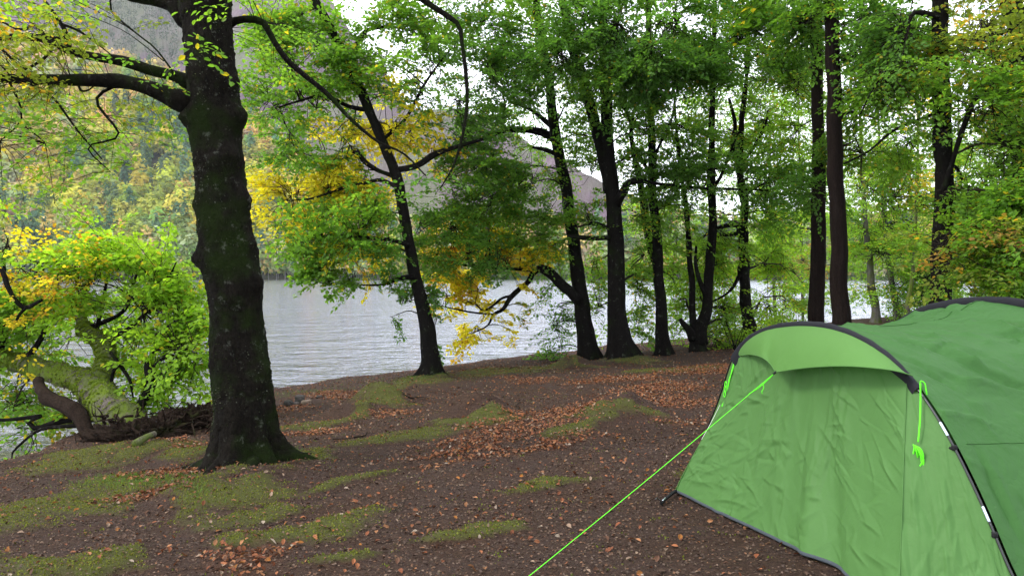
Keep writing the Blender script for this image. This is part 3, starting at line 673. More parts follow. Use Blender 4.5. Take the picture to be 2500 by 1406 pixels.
T.pl([(860, 190, 12), (880, 90, 11), (930, 68, 9), (990, 72, 6), (1040, 95, 4)], D + .3, nseed=5, seg=8)
T.pl([(930, 345, 9), (990, 290, 8), (1040, 200, 6), (1100, 120, 4)], D + .3, nseed=6, seg=8)
T.pl([(1000, 600, 12), (950, 585, 9), (880, 580, 7), (800, 575, 5), (720, 590, 3)], D - .3, nseed=7, seg=8)
T.pl([(1012, 675, 14), (975, 680, 11), (930, 695, 6), (860, 695, 4), (780, 690, 2.5)], D - .3, nseed=8, seg=8)
K = dict(leaf=.105, L=(.6, 1.05), m=8, k=5, droop=.2)
T.pc([(660, 250, 60, 60, 12, 'mid'), (720, 190, 80, 60, 20, 'mid'), (700, 310, 70, 50, 16, 'mid'), (690, 375, 50, 30, 9, 'dark'), (780, 260, 80, 70, 20, 'mid'), (790, 120, 90, 70, 26, 'mid'), (690, 110, 60, 50, 12, 'lime'), (850, 190, 60, 50, 14, 'mid'),
      (650, 30, 70, 50, 14, 'mid'), (740, 30, 70, 50, 16, 'mid'), (830, 330, 50, 40, 8, 'mid'), (880, 100, 70, 60, 10, 'mid'), (960, 60, 90, 60, 14, 'mid'), (960, 150, 90, 50, 9, 'mid'), (1010, 200, 80, 60, 10, 'mid'), (950, 230, 70, 40, 8, 'lime'), (1060, 60, 70, 60, 10, 'mid'),
      (1070, 180, 70, 50, 10, 'mid'), (960, 20, 120, 50, 16, 'mid')], D, **K)
T.pc([(720, 480, 70, 50, 20, 'yellow', .6), (800, 400, 90, 60, 22, 'yellow', .8), (860, 300, 70, 50, 14, 'yellow', .9), (760, 320, 60, 40, 6, 'yellow', .9), (690, 500, 50, 40, 13, 'yellow', .6), (890, 440, 70, 60, 18, 'yellow', .9), (1000, 330, 60, 60, 16, 'yellow', .9), (930, 300, 60, 50, 12, 'yellow', .9),
      (1060, 390, 50, 30, 7, 'orange', .9), (830, 500, 80, 40, 16, 'yellow', .5), (1000, 260, 40, 40, 6, 'yellow', .9), (920, 620, 70, 25, 12, 'yellow', .8), (870, 590, 60, 30, 10, 'yellow', .8), (840, 460, 60, 30, 8, 'lime', .3), (920, 520, 60, 30, 7, 'mid'), (900, 560, 80, 40, 10, 'lime')], D, **K)
T.pc([(790, 560, 80, 28, 22, 'mid', -.2), (740, 590, 60, 25, 12, 'mid', -.2), (880, 560, 70, 28, 16, 'mid', -.2), (780, 625, 60, 22, 10, 'mid', -.2), (950, 580, 50, 30, 9, 'dark', -.2), (860, 615, 60, 25, 8, 'mid', -.2)], D, **K)
T.pc([(800, 694, 60, 7, 10, 'mid', -.3, .3), (860, 700, 50, 8, 7, 'mid', -.3, .3), (960, 680, 30, 12, 5, 'dark', -.3, .3), (755, 688, 20, 6, 3, 'mid', -.3, .3)], D, **dict(K, L=(.5, .8)))
T.pc([(985, 740, 20, 45, 5, 'dark', .3, .3), (965, 770, 15, 25, 2, 'dark', .3, .3), (1062, 770, 10, 70, 5, 'dark', .1, .2), (1060, 700, 15, 30, 4, 'dark', .1, .2)], D, **dict(K, L=(.3, .5), leaf=.08, droop=.9))
T.upper(at(640, -330, D), (3.2, 3.2, 2.0), 60)
T.done()

# ---- the row of shore beeches
def T_(name, buv, label, rows, **k):
    b = gpt(*buv); t = Tree(name, b, label, 'tree', k.pop('group', G_SH), k.pop('bark', 'bark'), k.pop('leafm', 'leaf'))
    t.D = b[1]; t.mult = 2.8; trunk(t, rows, b[1], b, **k); return t
T = T_('beech_tree', (1437, 878), 'grey shore beech with a bent mossy limb reaching low over the water on its left', [(1432, 840, 66), (1422, 770, 58), (1412, 690, 54), (1404, 620, 48), (1396, 550, 44), (1385, 480, 42), (1372, 410, 42), (1356, 330, 38), (1348, 260, 34), (1338, 180, 32), (1325, 110, 30), (1310, 20, 28), (1290, -120, 24), (1280, -400, 14)], k=5, ph=.3, a=.75, hgt=.28)
D = T.D
T.pl([(1412, 735, 26), (1392, 712, 25), (1365, 690, 24), (1338, 664, 26), (1318, 656, 20), (1302, 666, 15), (1290, 688, 13), (1268, 706, 12), (1245, 728, 12), (1228, 755, 9), (1205, 768, 8), (1190, 795, 4.5), (1150, 815, 2.5)], D - .3, nseed=1, amp=.02)
T.pl([(1325, 660, 14), (1280, 658, 9), (1220, 655, 8), (1150, 650, 6), (1100, 640, 4)], D - .3, nseed=2, seg=8)
T.pl([(1250, 722, 8), (1225, 728, 7), (1205, 745, 6), (1180, 758, 5), (1160, 740, 3)], D - .35, name='branch', nseed=3, seg=6)
T.pl([(1205, 768, 6), (1150, 762, 5), (1100, 752, 4), (1070, 745, 2)], D - .35, name='branch', nseed=4, seg=6)
T.pl([(1362, 345, 24), (1330, 326, 20), (1290, 318, 17), (1240, 318, 15), (1200, 330, 12), (1150, 350, 8), (1080, 400, 5)], D + .2, nseed=5)
T.pl([(1348, 310, 16), (1325, 290, 12), (1300, 270, 9), (1250, 250, 6)], D + .4, nseed=6, seg=8)
T.pl([(1370, 380, 14), (1330, 366, 11), (1300, 360, 6)], D - .1, nseed=7, seg=8)
K = dict(leaf=.088, L=(.7, 1.15), m=9, k=6, droop=.32)
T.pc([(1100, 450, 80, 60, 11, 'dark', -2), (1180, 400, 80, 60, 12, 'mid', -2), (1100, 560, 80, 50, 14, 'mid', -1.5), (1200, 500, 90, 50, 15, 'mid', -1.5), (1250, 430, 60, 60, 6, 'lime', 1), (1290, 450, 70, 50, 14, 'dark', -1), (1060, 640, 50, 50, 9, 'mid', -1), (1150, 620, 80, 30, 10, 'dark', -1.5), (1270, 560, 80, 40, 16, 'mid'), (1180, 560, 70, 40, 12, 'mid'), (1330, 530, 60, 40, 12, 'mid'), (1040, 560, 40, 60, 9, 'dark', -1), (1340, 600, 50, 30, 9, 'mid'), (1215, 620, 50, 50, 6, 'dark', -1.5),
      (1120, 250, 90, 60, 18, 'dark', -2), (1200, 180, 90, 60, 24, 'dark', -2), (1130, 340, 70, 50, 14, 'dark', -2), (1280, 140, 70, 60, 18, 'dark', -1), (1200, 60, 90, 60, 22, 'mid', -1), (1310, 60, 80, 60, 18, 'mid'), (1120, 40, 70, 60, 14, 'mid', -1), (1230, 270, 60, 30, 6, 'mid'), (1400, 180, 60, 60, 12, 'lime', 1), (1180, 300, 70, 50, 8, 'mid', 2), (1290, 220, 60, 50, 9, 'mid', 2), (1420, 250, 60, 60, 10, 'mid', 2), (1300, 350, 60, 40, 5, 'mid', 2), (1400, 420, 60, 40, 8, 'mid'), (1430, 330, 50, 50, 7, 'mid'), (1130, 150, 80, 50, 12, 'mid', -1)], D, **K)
T.pc([(1110, 660, 55, 18, 9, 'orange'), (1180, 655, 60, 18, 9, 'yellow'), (1240, 650, 50, 18, 7, 'yellow'), (1230, 590, 40, 20, 10, 'orange', .5), (1300, 620, 50, 20, 10, 'yellow', .5), (1090, 725, 50, 18, 5, 'yellow'), (1140, 740, 40, 18, 3, 'yellow'), (1200, 752, 30, 14, 2, 'yellow'), (1165, 795, 40, 10, 3, 'yellow'), (1130, 825, 24, 6, 2, 'yellow'), (1235, 800, 14, 8, 1, 'yellow'), (1110, 600, 50, 30, 5, 'orange', .5), (1150, 685, 60, 12, 6, 'yellow'), (1280, 745, 14, 10, 1, 'olive')], D - .2, **dict(K, L=(.45, .8), leaf=.10))
T.pc([(1360, 790, 45, 30, 6, 'dark', .6, .6), (1350, 850, 40, 18, 4, 'dark', .6, .6), (1375, 745, 30, 25, 4, 'dark', .6, .6), (1330, 710, 30, 15, 2, 'dark', .6, .6)], D, **dict(K, L=(.7, 1.0), dens=.7, leaf=.08))
T.upper(at(1290, -300, D), (3, 3, 2.4), 60); T.done()

T = T_('beech_tree', (1516, 872), 'thickest trunk of the shore row, dark beech forking high up into two stems', [(1510, 830, 82), (1505, 760, 68), (1504, 680, 64), (1502, 610, 62), (1500, 540, 56), (1494, 470, 52), (1488, 400, 46), (1482, 320, 42), (1481, 240, 42), (1476, 150, 36), (1472, 60, 34), (1468, -60, 30), (1460, -400, 16)], k=5, ph=1.4, a=.7, hgt=.35)
D = T.D
T.pl([(1492, 470, 40), (1478, 400, 30), (1460, 330, 28), (1443, 270, 26), (1425, 200, 26), (1405, 140, 24), (1392, 90, 22), (1370, -20, 20), (1350, -200, 14)], D + .1, nseed=1, seg=14)
T.pl([(1500, 500, 28), (1520, 470, 22), (1535, 446, 17), (1560, 442, 15), (1600, 448, 8), (1640, 452, 7), (1720, 460, 6), (1800, 462, 5)], D - .1, nseed=2)
T.pl([(1490, 580, 12), (1450, 582, 12), (1420, 580, 12), (1385, 575, 6)], D - .2, nseed=3, seg=8)
T.pl([(1480, 230, 10), (1500, 235, 9), (1530, 275, 10), (1545, 330, 6)], D + .2, name='branch', nseed=4, seg=6)
T.pl([(1490, 560, 10), (1450, 545, 9), (1410, 555, 4)], D + .1, name='branch', nseed=5, seg=6)
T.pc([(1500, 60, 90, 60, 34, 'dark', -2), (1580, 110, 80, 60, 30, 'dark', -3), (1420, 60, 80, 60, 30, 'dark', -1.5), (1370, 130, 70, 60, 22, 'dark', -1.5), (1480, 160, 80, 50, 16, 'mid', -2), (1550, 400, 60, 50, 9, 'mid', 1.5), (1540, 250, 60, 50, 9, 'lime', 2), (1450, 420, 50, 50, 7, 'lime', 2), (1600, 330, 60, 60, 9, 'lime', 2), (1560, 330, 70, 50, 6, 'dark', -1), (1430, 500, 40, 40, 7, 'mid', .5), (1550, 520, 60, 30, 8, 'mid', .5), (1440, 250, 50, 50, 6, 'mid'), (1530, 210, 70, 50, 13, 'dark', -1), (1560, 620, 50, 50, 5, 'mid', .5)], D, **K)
T.pc([(1450, 640, 25, 60, 6, 'lime', 2.6, .5), (1455, 760, 22, 70, 6, 'lime', 2.6, .5), (1560, 800, 30, 50, 5, 'mid', 2.6, .5), (1555, 690, 35, 50, 6, 'lime', 2.6, .5)], D, **dict(K, droop=.6))
T.upper(at(1450, -320, D), (3, 3, 2.4), 60); T.done()

T = T_('beech_tree', (1620, 866), 'straight slender trunk right of the thickest shore beech', [(1618, 830, 50), (1614, 760, 42), (1610, 690, 38), (1605, 610, 36), (1600, 540, 34), (1594, 470, 32), (1592, 400, 30), (1590, 320, 27), (1588, 240, 24), (1586, 150, 24), (1583, 60, 22), (1580, -100, 18), (1580, -350, 10)], k=4, ph=.5, a=.7, hgt=.22)
D = T.D
T.pl([(1608, 660, 20), (1590, 610, 20), (1578, 560, 18), (1572, 500, 18), (1562, 440, 16), (1548, 380, 12), (1540, 320, 9), (1548, 270, 6), (1552, 215, 5)], D + .6, nseed=1)
T.pl([(1596, 440, 12), (1575, 405, 10), (1555, 370, 8), (1535, 330, 6)], D - .1, name='branch', nseed=2, seg=6)
T.pl([(1604, 460, 10), (1650, 455, 8), (1720, 460, 7), (1790, 462, 6), (1880, 465, 4)], D - .1, nseed=3, seg=8)
T.pl([(1590, 400, 8), (1612, 350, 7), (1640, 290, 6), (1650, 230, 4)], D + .1, name='branch', nseed=4, seg=6)
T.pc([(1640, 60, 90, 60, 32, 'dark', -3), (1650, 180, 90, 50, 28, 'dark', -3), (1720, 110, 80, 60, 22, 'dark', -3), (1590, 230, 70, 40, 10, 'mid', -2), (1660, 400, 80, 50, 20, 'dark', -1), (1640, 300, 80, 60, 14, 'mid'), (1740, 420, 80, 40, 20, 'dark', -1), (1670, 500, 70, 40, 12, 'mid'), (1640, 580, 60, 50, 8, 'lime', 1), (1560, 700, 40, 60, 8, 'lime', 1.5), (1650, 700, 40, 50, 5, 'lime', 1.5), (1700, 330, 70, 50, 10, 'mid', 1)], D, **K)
T.upper(at(1600, -300, D), (3, 3, 2.4), 50); T.done()

T = T_('beech_tree', (1703, 858), 'beech forking low into a V of two stems with a broken stub', [(1702, 850, 56), (1703, 825, 50), (1700, 805, 44), (1692, 780, 28), (1690, 740, 24), (1690, 690, 22), (1684, 640, 22), (1681, 580, 20), (1676, 520, 18), (1672, 480, 16), (1660, 400, 12), (1650, 300, 10), (1640, 120, 7)], k=4, ph=.2, a=.35, hgt=.2)
D = T.D
T.pl([(1708, 840, 40), (1712, 800, 30), (1722, 770, 28), (1727, 720, 24), (1732, 660, 24), (1738, 590, 22), (1740, 520, 20), (1736, 450, 20), (1738, 380, 16), (1738, 290, 14), (1742, 180, 12), (1745, 0, 10), (1745, -200, 8)], D, nseed=1)
T.pl([(1692, 830, 24), (1682, 806, 20), (1668, 790, 14), (1661, 778, 10)], D - .1, name='stub', nseed=2, seg=8)
T.pl([(1722, 720, 14), (1706, 680, 12), (1698, 640, 9), (1700, 600, 6)], D - .1, nseed=3, seg=8)
T.pl([(1736, 470, 9), (1760, 430, 8), (1775, 390, 6), (1800, 330, 4)], D + .1, name='branch', nseed=4, seg=6)
T.pc([(1700, 620, 60, 60, 14, 'bright', 1.5), (1760, 660, 60, 50, 12, 'bright', 1.5), (1760, 560, 60, 50, 14, 'lime', 1), (1720, 740, 50, 50, 8, 'lime', 1.5), (1770, 760, 50, 60, 14, 'bright', 1.5), (1750, 830, 50, 30, 10, 'bright', 1), (1760, 320, 80, 60, 14, 'lime', 1), (1760, 200, 80, 60, 16, 'mid', 0), (1800, 90, 80, 60, 20, 'mid', -2), (1650, 820, 30, 30, 4, 'mid', 2.5), (1655, 750, 30, 40, 6, 'lime', 2.5), (1650, 650, 35, 50, 6, 'lime', 2.5), (1770, 790, 35, 40, 10, 'bright', 2)], D, **K)
T.upper(at(1730, -260, D), (3, 3, 2.4), 40); T.done()

T = T_('beech_tree', (1832, 850), 'crooked knobbly beech nearest the left edge of the tent', [(1830, 820, 50), (1826, 770, 44), (1820, 720, 42), (1814, 660, 38), (1815, 600, 36), (1812, 560, 40), (1818, 530, 32), (1812, 480, 28), (1805, 420, 26), (1806, 360, 22), (1812, 290, 18), (1822, 200, 16), (1826, 100, 14), (1825, -100, 10)], k=4, ph=.9, a=.6, hgt=.25, amp=.05)
D = T.D
T.pl([(1812, 560, 18), (1795, 548, 14), (1770, 552, 11), (1745, 560, 8), (1700, 590, 5)], D - .1, nseed=1, seg=8)
T.pl([(1810, 572, 14), (1780, 572, 10), (1750, 580, 9), (1720, 600, 7), (1700, 640, 4)], D, nseed=2, seg=8)
T.pl([(1806, 670, 12), (1790, 700, 9), (1770, 720, 6), (1730, 740, 3)], D - .1, name='branch', nseed=3, seg=6)
T.pl([(1804, 410, 14), (1790, 360, 11), (1795, 300, 9), (1780, 240, 6)], D + .1, nseed=4, seg=8)
T.pl([(1808, 400, 9), (1840, 360, 8), (1870, 300, 6), (1875, 270, 4)], D + .1, name='branch', nseed=5, seg=6)
T.pc([(1860, 640, 60, 60, 14, 'bright', 1.5), (1900, 560, 60, 60, 15, 'bright', 2), (1870, 740, 60, 50, 12, 'bright', 1.5), (1860, 440, 80, 50, 18, 'dark', -1), (1930, 450, 70, 40, 14, 'dark', -1), (1850, 310, 80, 60, 16, 'lime', 1), (1860, 200, 80, 60, 16, 'mid'), (1900, 90, 80, 60, 30, 'mid', -1.5), (1830, 60, 80, 60, 26, 'dark', -2), (1960, 110, 60, 60, 18, 'dark', -1.5), (1930, 660, 50, 50, 9, 'lime', 2), (1930, 740, 50, 40, 9, 'lime', 2), (1800, 830, 40, 20, 5, 'mid', .6), (1880, 520, 60, 30, 10, 'mid')], D, **K)
T.upper(at(1830, -260, D), (3, 3, 2.4), 40); T.done()

# ---- straight conifer trunks behind the tent
T = T_('pine_tree', (1992, 868), 'straight dark trunk behind the tent, left one of the pair', [(1993, 800, 40), (1996, 700, 38), (1998, 600, 36), (1998, 500, 34), (1999, 400, 32), (1998, 300, 30), (1995, 200, 28), (1993, 100, 28), (1990, 0, 26), (1990, -300, 18)], k=4, a=.4, amp=.010, wsc=.98, bark='bark_brown', group='straight trunks behind the tent')
T.pc([(1960, 60, 70, 60, 16, 'dark', -1), (2000, 30, 60, 60, 12, 'mid', -2), (1940, 330, 60, 60, 12, 'lime', 2), (1950, 210, 50, 60, 12, 'lime', 2), (1990, 470, 50, 30, 7, 'dark', -1)], T.D, **K); T.upper(at(1990, -280, T.D), (3, 3, 2.4), 30); T.done()
T = T_('pine_tree', (2056, 884), 'taller straight dark trunk behind the tent, right one of the pair', [(2054, 800, 46), (2050, 700, 42), (2046, 600, 40), (2042, 500, 38), (2040, 400, 37), (2037, 300, 35), (2035, 200, 34), (2032, 100, 33), (2028, 0, 32), (2022, -300, 22)], k=4, a=.4, amp=.012, wsc=.98, bark='bark_brown', group='straight trunks behind the tent')
T.pc([(2090, 60, 70, 60, 16, 'dark', -1), (2130, 150, 70, 60, 16, 'dark'), (2080, 250, 50, 50, 9, 'mid', 1), (2140, 260, 60, 60, 14, 'lime', 1), (2200, 330, 60, 60, 14, 'lime', 1.5), (2230, 60, 60, 60, 14, 'mid', 0), (2100, 370, 60, 50, 10, 'mid', 1)], T.D, **K); T.upper(at(2060, -280, T.D), (3, 3, 2.4), 30); T.done()
T = T_('beech_tree', (2290, 905), 'sturdy dark beech right of the pair, foot hidden by the back of the tent', [(2290, 800, 62), (2295, 740, 52), (2300, 660, 48), (2302, 580, 46), (2306, 500, 46), (2306, 420, 42), (2302, 340, 42), (2300, 260, 40), (2296, 180, 40), (2293, 100, 38), (2296, 0, 36), (2296, -250, 28), (2290, -500, 16)], k=5, a=.5, amp=.02, wsc=.97, bark='bark', group='straight trunks behind the tent')
D = T.D
T.pl([(2302, 470, 12), (2360, 290, 12), (2400, 215, 14), (2450, 165, 16), (2520, 130, 14), (2640, 100, 9)], D - .6, nseed=1)
T.pl([(2292, 45, 16), (2250, 32, 13), (2225, 38, 9), (2215, 80, 7), (2180, 150, 6), (2130, 220, 4), (2100, 280, 3)], D - .2, nseed=2, seg=8)
T.pl([(2300, 95, 12), (2360, 92, 11), (2420, 88, 12), (2500, 60, 10)], D, nseed=3, seg=8)
T.pl([(2304, 270, 10), (2250, 290, 8), (2180, 320, 7), (2120, 370, 5), (2060, 400, 4)], D + .4, nseed=4, seg=8)
T.pl([(2306, 400, 9), (2335, 410, 8), (2350, 440, 6)], D, name='branch', nseed=5, seg=6)
T.pc([(2400, 60, 90, 70, 16, 'olive', -1), (2200, 80, 90, 60, 20, 'dark'), (2180, 200, 80, 60, 18, 'mid'), (2240, 170, 60, 50, 11, 'mid'), (2410, 260, 80, 60, 22, 'mid', -1), (2470, 360, 80, 70, 26, 'mid', -1), (2420, 480, 80, 60, 24, 'mid', -1), (2490, 160, 70, 60, 14, 'olive', -1)], D, **dict(K, leaf=.08))
T.pc([(2420, 570, 90, 50, 20, 'mid', -2), (2400, 560, 90, 40, 6, 'rust', -2), (2300, 600, 60, 40, 8, 'olive', -1.5), (2460, 660, 80, 60, 26, 'mid', -2), (2380, 650, 60, 40, 14, 'lime', -1.5), (2480, 540, 60, 50, 14, 'mid', -2)], D, **dict(K, leaf=.078, L=(.6, 1.0)))
T.upper(at(2290, -380, D), (3.5, 3.5, 2.4), 60); T.done()
# ---- a trunk entering at the top right, and its leafage
b = np.array([11.2, 14.5, gz(np.array([11.2]), np.array([14.5]))[0]])
T = Tree('beech_tree', b, 'dark trunk descending at the top right corner among yellow green leaves', 'tree'); T.mult = 2.4
T.limb([b - [0, 0, .4], b + [0, 0, .1], (11.0, 14.6, 2.6), (10.7, 14.9, 5.0), tuple(at(2490, 60, 15.2)), tuple(at(2465, -20, 15.5)), tuple(at(2440, -300, 15.8))], [.3, .27, .24, .22, .20, .19, .12], name='trunk', seg=16, amp=.02, flare=mkflare(b[2]))
T.pc([(2480, 100, 90, 60, 16, 'lime'), (2490, 240, 80, 60, 20, 'mid', 1), (2500, 450, 70, 80, 26, 'mid', 1), (2500, 620, 60, 80, 24, 'mid', 1), (2430, 40, 70, 50, 10, 'olive', 1), (2560, 350, 80, 250, 50, 'mid')], 15.2, **dict(K, leaf=.08)); T.upper(at(2440, -350, 15.5), (3.5, 3.5, 2), 60); T.done()

# ---- trees further along the shore, seen through the trunks
G_B = 'trees further along the shore behind the tent'
back = [
 (2140, 815, 34, 2130, 33, [(2140, 790, 32), (2136, 740, 28), (2128, 690, 26), (2124, 640, 22), (2110, 500, 16), (2100, 300, 10), (2100, 100, 6)], 'leaning grey trunk just right of the paired straight trunks', 'bark_grey'),
 (2190, 812, 36, 0, 36, [(2192, 780, 24), (2186, 730, 22), (2176, 680, 20), (2165, 600, 16), (2150, 400, 10), (2140, 200, 6)], 'pale grey trunk seen between the paired trunks and the sturdy beech', 'bark_grey'),
 (2216, 812, 33, 0, 33, [(2214, 780, 20), (2216, 740, 18), (2224, 700, 15), (2232, 620, 12), (2240, 400, 9), (2240, 200, 5)], 'green mossy stem left of the sturdy beech foot', 'bark_moss'),
 (1895, 800, 44, 0, 44, [(1893, 780, 12), (1890, 700, 11), (1885, 600, 10), (1880, 450, 8), (1880, 250, 6)], 'slight pale stem at the waterside right of the crooked beech', 'bark_grey'),
 (1960, 800, 48, 0, 48, [(1960, 770, 10), (1958, 660, 10), (1955, 500, 8), (1950, 330, 6), (1950, 150, 4)], 'thin far stem left of the paired straight trunks', 'bark_grey'),
 (2420, 800, 40, 0, 40, [(2420, 760, 16), (2416, 660, 14), (2410, 500, 11), (2400, 250, 8), (2400, 60, 5)], 'far stem seen above the back arch of the tent', 'bark_grey'),
 (2494, 800, 30, 0, 30, [(2492, 760, 26), (2493, 690, 22), (2495, 640, 20), (2497, 500, 16), (2500, 300, 10), (2500, 100, 6)], 'pale trunk at the right edge above the tent', 'bark_grey'),
 (2330, 800, 46, 0, 46, [(2332, 760, 13), (2330, 660, 12), (2340, 500, 9), (2340, 250, 6)], 'thin far stem right beside the sturdy beech', 'bark_grey')]
BC = {
 0: [(2110, 560, 60, 60, 16, 'lime'), (2170, 480, 70, 60, 20, 'bright'), (2100, 460, 50, 50, 12, 'lime'), (2150, 620, 60, 40, 18, 'lime'), (2120, 700, 40, 20, 6, 'lime'), (2150, 350, 60, 50, 12, 'lime'), (2200, 400, 60, 50, 14, 'mid')],
 1: [(2230, 440, 60, 60, 20, 'lime'), (2220, 540, 60, 60, 20, 'bright'), (2220, 640, 60, 40, 18, 'lime'), (2180, 700, 50, 25, 10, 'mid'), (2240, 320, 60, 60, 16, 'mid'), (2240, 720, 40, 25, 8, 'mid'), (2180, 560, 50, 50, 12, 'mid'), (2200, 240, 60, 50, 10, 'yellow')],
 2: [(2250, 580, 50, 50, 14, 'lime'), (2250, 500, 50, 50, 12, 'mid'), (2260, 680, 40, 50, 14, 'mid'), (2245, 400, 40, 40, 9, 'orange'), (2250, 740, 40, 20, 7, 'lime')],
 3: [(1840, 360, 60, 60, 16, 'lime'), (1840, 240, 60, 60, 14, 'lime'), (1790, 480, 60, 60, 14, 'bright'), (1700, 420, 60, 60, 14, 'lime'), (1640, 540, 50, 50, 10, 'lime'), (1560, 560, 50, 60, 10, 'lime'), (1690, 300, 60, 60, 12, 'lime'), (1900, 520, 60, 50, 16, 'bright'), (1890, 620, 70, 60, 20, 'bright'), (1860, 800, 50, 30, 10, 'lime'), (1900, 700, 60, 50, 16, 'lime'), (1900, 420, 70, 60, 14, 'lime'), (1890, 300, 70, 60, 16, 'lime'), (1900, 180, 70, 60, 14, 'lime')],
 4: [(1960, 560, 60, 50, 16, 'bright'), (2080, 560, 50, 60, 14, 'bright'), (2080, 660, 50, 50, 14, 'lime'), (2070, 420, 50, 60, 12, 'lime'), (1960, 640, 50, 40, 9, 'rust'), (1950, 700, 60, 40, 12, 'lime'), (1960, 500, 60, 60, 14, 'lime'), (1950, 760, 50, 20, 7, 'lime'), (1960, 390, 60, 60, 14, 'lime'), (1960, 250, 60, 60, 14, 'lime'), (1930, 120, 60, 60, 12, 'mid')],
 5: [(2430, 700, 90, 50, 34, 'lime'), (2440, 600, 90, 60, 34, 'mid'), (2430, 480, 90, 60, 30, 'mid'), (2400, 360, 80, 60, 24, 'mid'), (2430, 140, 80, 50, 9, 'olive'), (2400, 740, 90, 25, 20, 'lime'), (2480, 740, 60, 30, 14, 'mid')],
 6: [(2480, 560, 60, 60, 14, 'mid'), (2490, 400, 60, 60, 16, 'mid'), (2490, 260, 60, 60, 14, 'olive')],
 7: [(2300, 420, 60, 60, 20, 'bright'), (2360, 560, 60, 60, 16, 'bright'), (2420, 640, 60, 60, 18, 'bright'), (2350, 560, 60, 60, 26, 'lime'), (2350, 660, 60, 60, 26, 'lime'), (2350, 450, 60, 50, 20, 'lime'), (2340, 350, 50, 50, 14, 'mid'), (2330, 730, 60, 30, 16, 'mid'), (2340, 90, 60, 40, 8, 'olive'), (2240, 600, 60, 60, 20, 'mid')]}
for n_, (u, v, D, _, _, rows, lab, bk) in enumerate(back):
    p = at(u, v, D); b = np.array([p[0], p[1], gz(np.array([p[0]]), np.array([p[1]]))[0]])
    T = Tree('beech_tree', b, lab, 'tree', G_B, bk); trunk(T, rows, D, b, seg=10, a=.4)
    T.pc(BC[n_], D, leaf=.15, L=(1.2, 2.0), m=9, k=6, droop=.3, kind=4, rD=2.5) if False else [T.cluster(at(q[0], q[1], D), (q[2] / F * D, 2.5, q[3] / F * D), int(q[4] * 2.3), q[5], leaf=.10 + D * .0011, L=(1.1, 1.9), m=10, k=6, droop=.3, kind=4) for q in BC[n_]]
    T.done()

# ================================================================== FALLEN TREE
b = gpt(300, 1068); D = b[1] + .2; DF = D
T = Tree('fallen_tree', b, 'mossy toppled tree leaning out over the lake with bright green leaves and torn roots', 'fallen tree', bark='bark_moss')
T.mult = 1.55
def noflare(P, N, rr, th): return rr
T.pl([(350, 1100, 88, -.1), (322, 1052, 88), (270, 990, 86, .4), (228, 948, 74, .9), (185, 925, 56, 1.3), (120, 908, 48, 1.7), (60, 890, 46, 2.0), (0, 872, 42, 2.3), (-120, 830, 40, 2.8), (-300, 760, 24, 3.3)], D, name='trunk', seg=40, amp=.05, fr=9, nseed=1); MP = ((.10, .15, .016), (.17, .23, .026))
flake_mesh(T, *T.last, 26000, 13, MP, (.018, .05), -.12, 2.2, .5, (-.55, -.2, .8)); flake_mesh(T, *T.last, 5000, 14, ((.10, .085, .07), (.20, .18, .16)), (.02, .05), .1, 4, .2, name='bark_flakes')
T.pl([(232, 960, 50, .9), (246, 925, 46, 1.0), (256, 890, 44, 1.3), (250, 850, 42, 1.6), (232, 822, 40, 1.9), (205, 805, 30, 2.2), (195, 740, 18, 2.5), (220, 670, 10, 2.8)], D, nseed=2, seg=28, amp=.035, fr=10); flake_mesh(T, *T.last, 14000, 15, MP, (.016, .045), -.35, 2.2, .5)
T.pl([(318, 1022, 24, .4), (332, 1005, 20, .45), (352, 975, 22, .5), (366, 945, 22, .6), (368, 910, 24, .7), (362, 880, 12, .8), (400, 840, 8, 1.0)], D, nseed=3, mat=M['bark'], amp=.012)
T.pl([(228, 1085, 34, -.1), (212, 1050, 36), (195, 1010, 36, .1), (160, 990, 38, .2), (125, 975, 34, .3), (105, 955, 30, .5), (95, 930, 24, .8)], D, nseed=4, mat=M['root'], amp=.03)
T.pl([(240, 1060, 16), (205, 1040, 12), (160, 1040, 10), (100, 1048, 8), (60, 1075, 7), (30, 1105, 5), (28, 1122, 3)], D + .1, name='branch', nseed=5, mat=M['bark'], seg=8)
T.pl([(190, 1025, 12), (140, 1030, 14), (90, 1045, 12), (70, 1030, 12), (100, 1015, 10)], D + .3, name='branch', nseed=6, mat=M['bark'], seg=8)
T.pl([(100, 1015, 10), (60, 1020, 9), (0, 1025, 8), (-60, 1020, 5)], D + .3, name='branch', nseed=7, mat=M['bark'], seg=8)
T.pl([(270, 860, 8, .8), (300, 900, 9, .7), (318, 930, 7, .6), (325, 970, 4, .5)], D, name='branch', nseed=8, mat=M['bark'], seg=6)
T.pl([(270, 950, 6, .8), (278, 905, 8, .7), (300, 885, 6, .6)], D, name='branch', nseed=9, mat=M['bark'], seg=6)
# thin stems carrying the crown
for L_ in [[(205, 805, 14, 2.2), (300, 760, 9, 2.0), (330, 680, 6, 1.8), (360, 620, 3, 1.6)], [(240, 840, 12, 1.8), (330, 790, 9, 1.5), (400, 700, 6, 1.2), (430, 640, 3, 1)], [(60, 885, 16, 2), (110, 800, 11, 2), (100, 700, 8, 2), (110, 640, 4, 2)],
           [(0, 870, 16, 2.3), (20, 760, 11, 2.2), (10, 640, 7, 2.1), (20, 580, 3, 2.1)], [(368, 900, 9, .7), (420, 860, 7, .6), (470, 850, 4, .5)], [(232, 822, 12, 1.9), (250, 740, 8, 2.0), (270, 640, 5, 2.1)], [(368, 900, 8, .7), (400, 930, 6, .5), (440, 900, 3, .4)]]:
    T.pl(L_, D, name='branch', nseed=11, mat=M['bark'], seg=6)
K = dict(leaf=.088, L=(.5, .95), m=8, k=6, droop=.12)
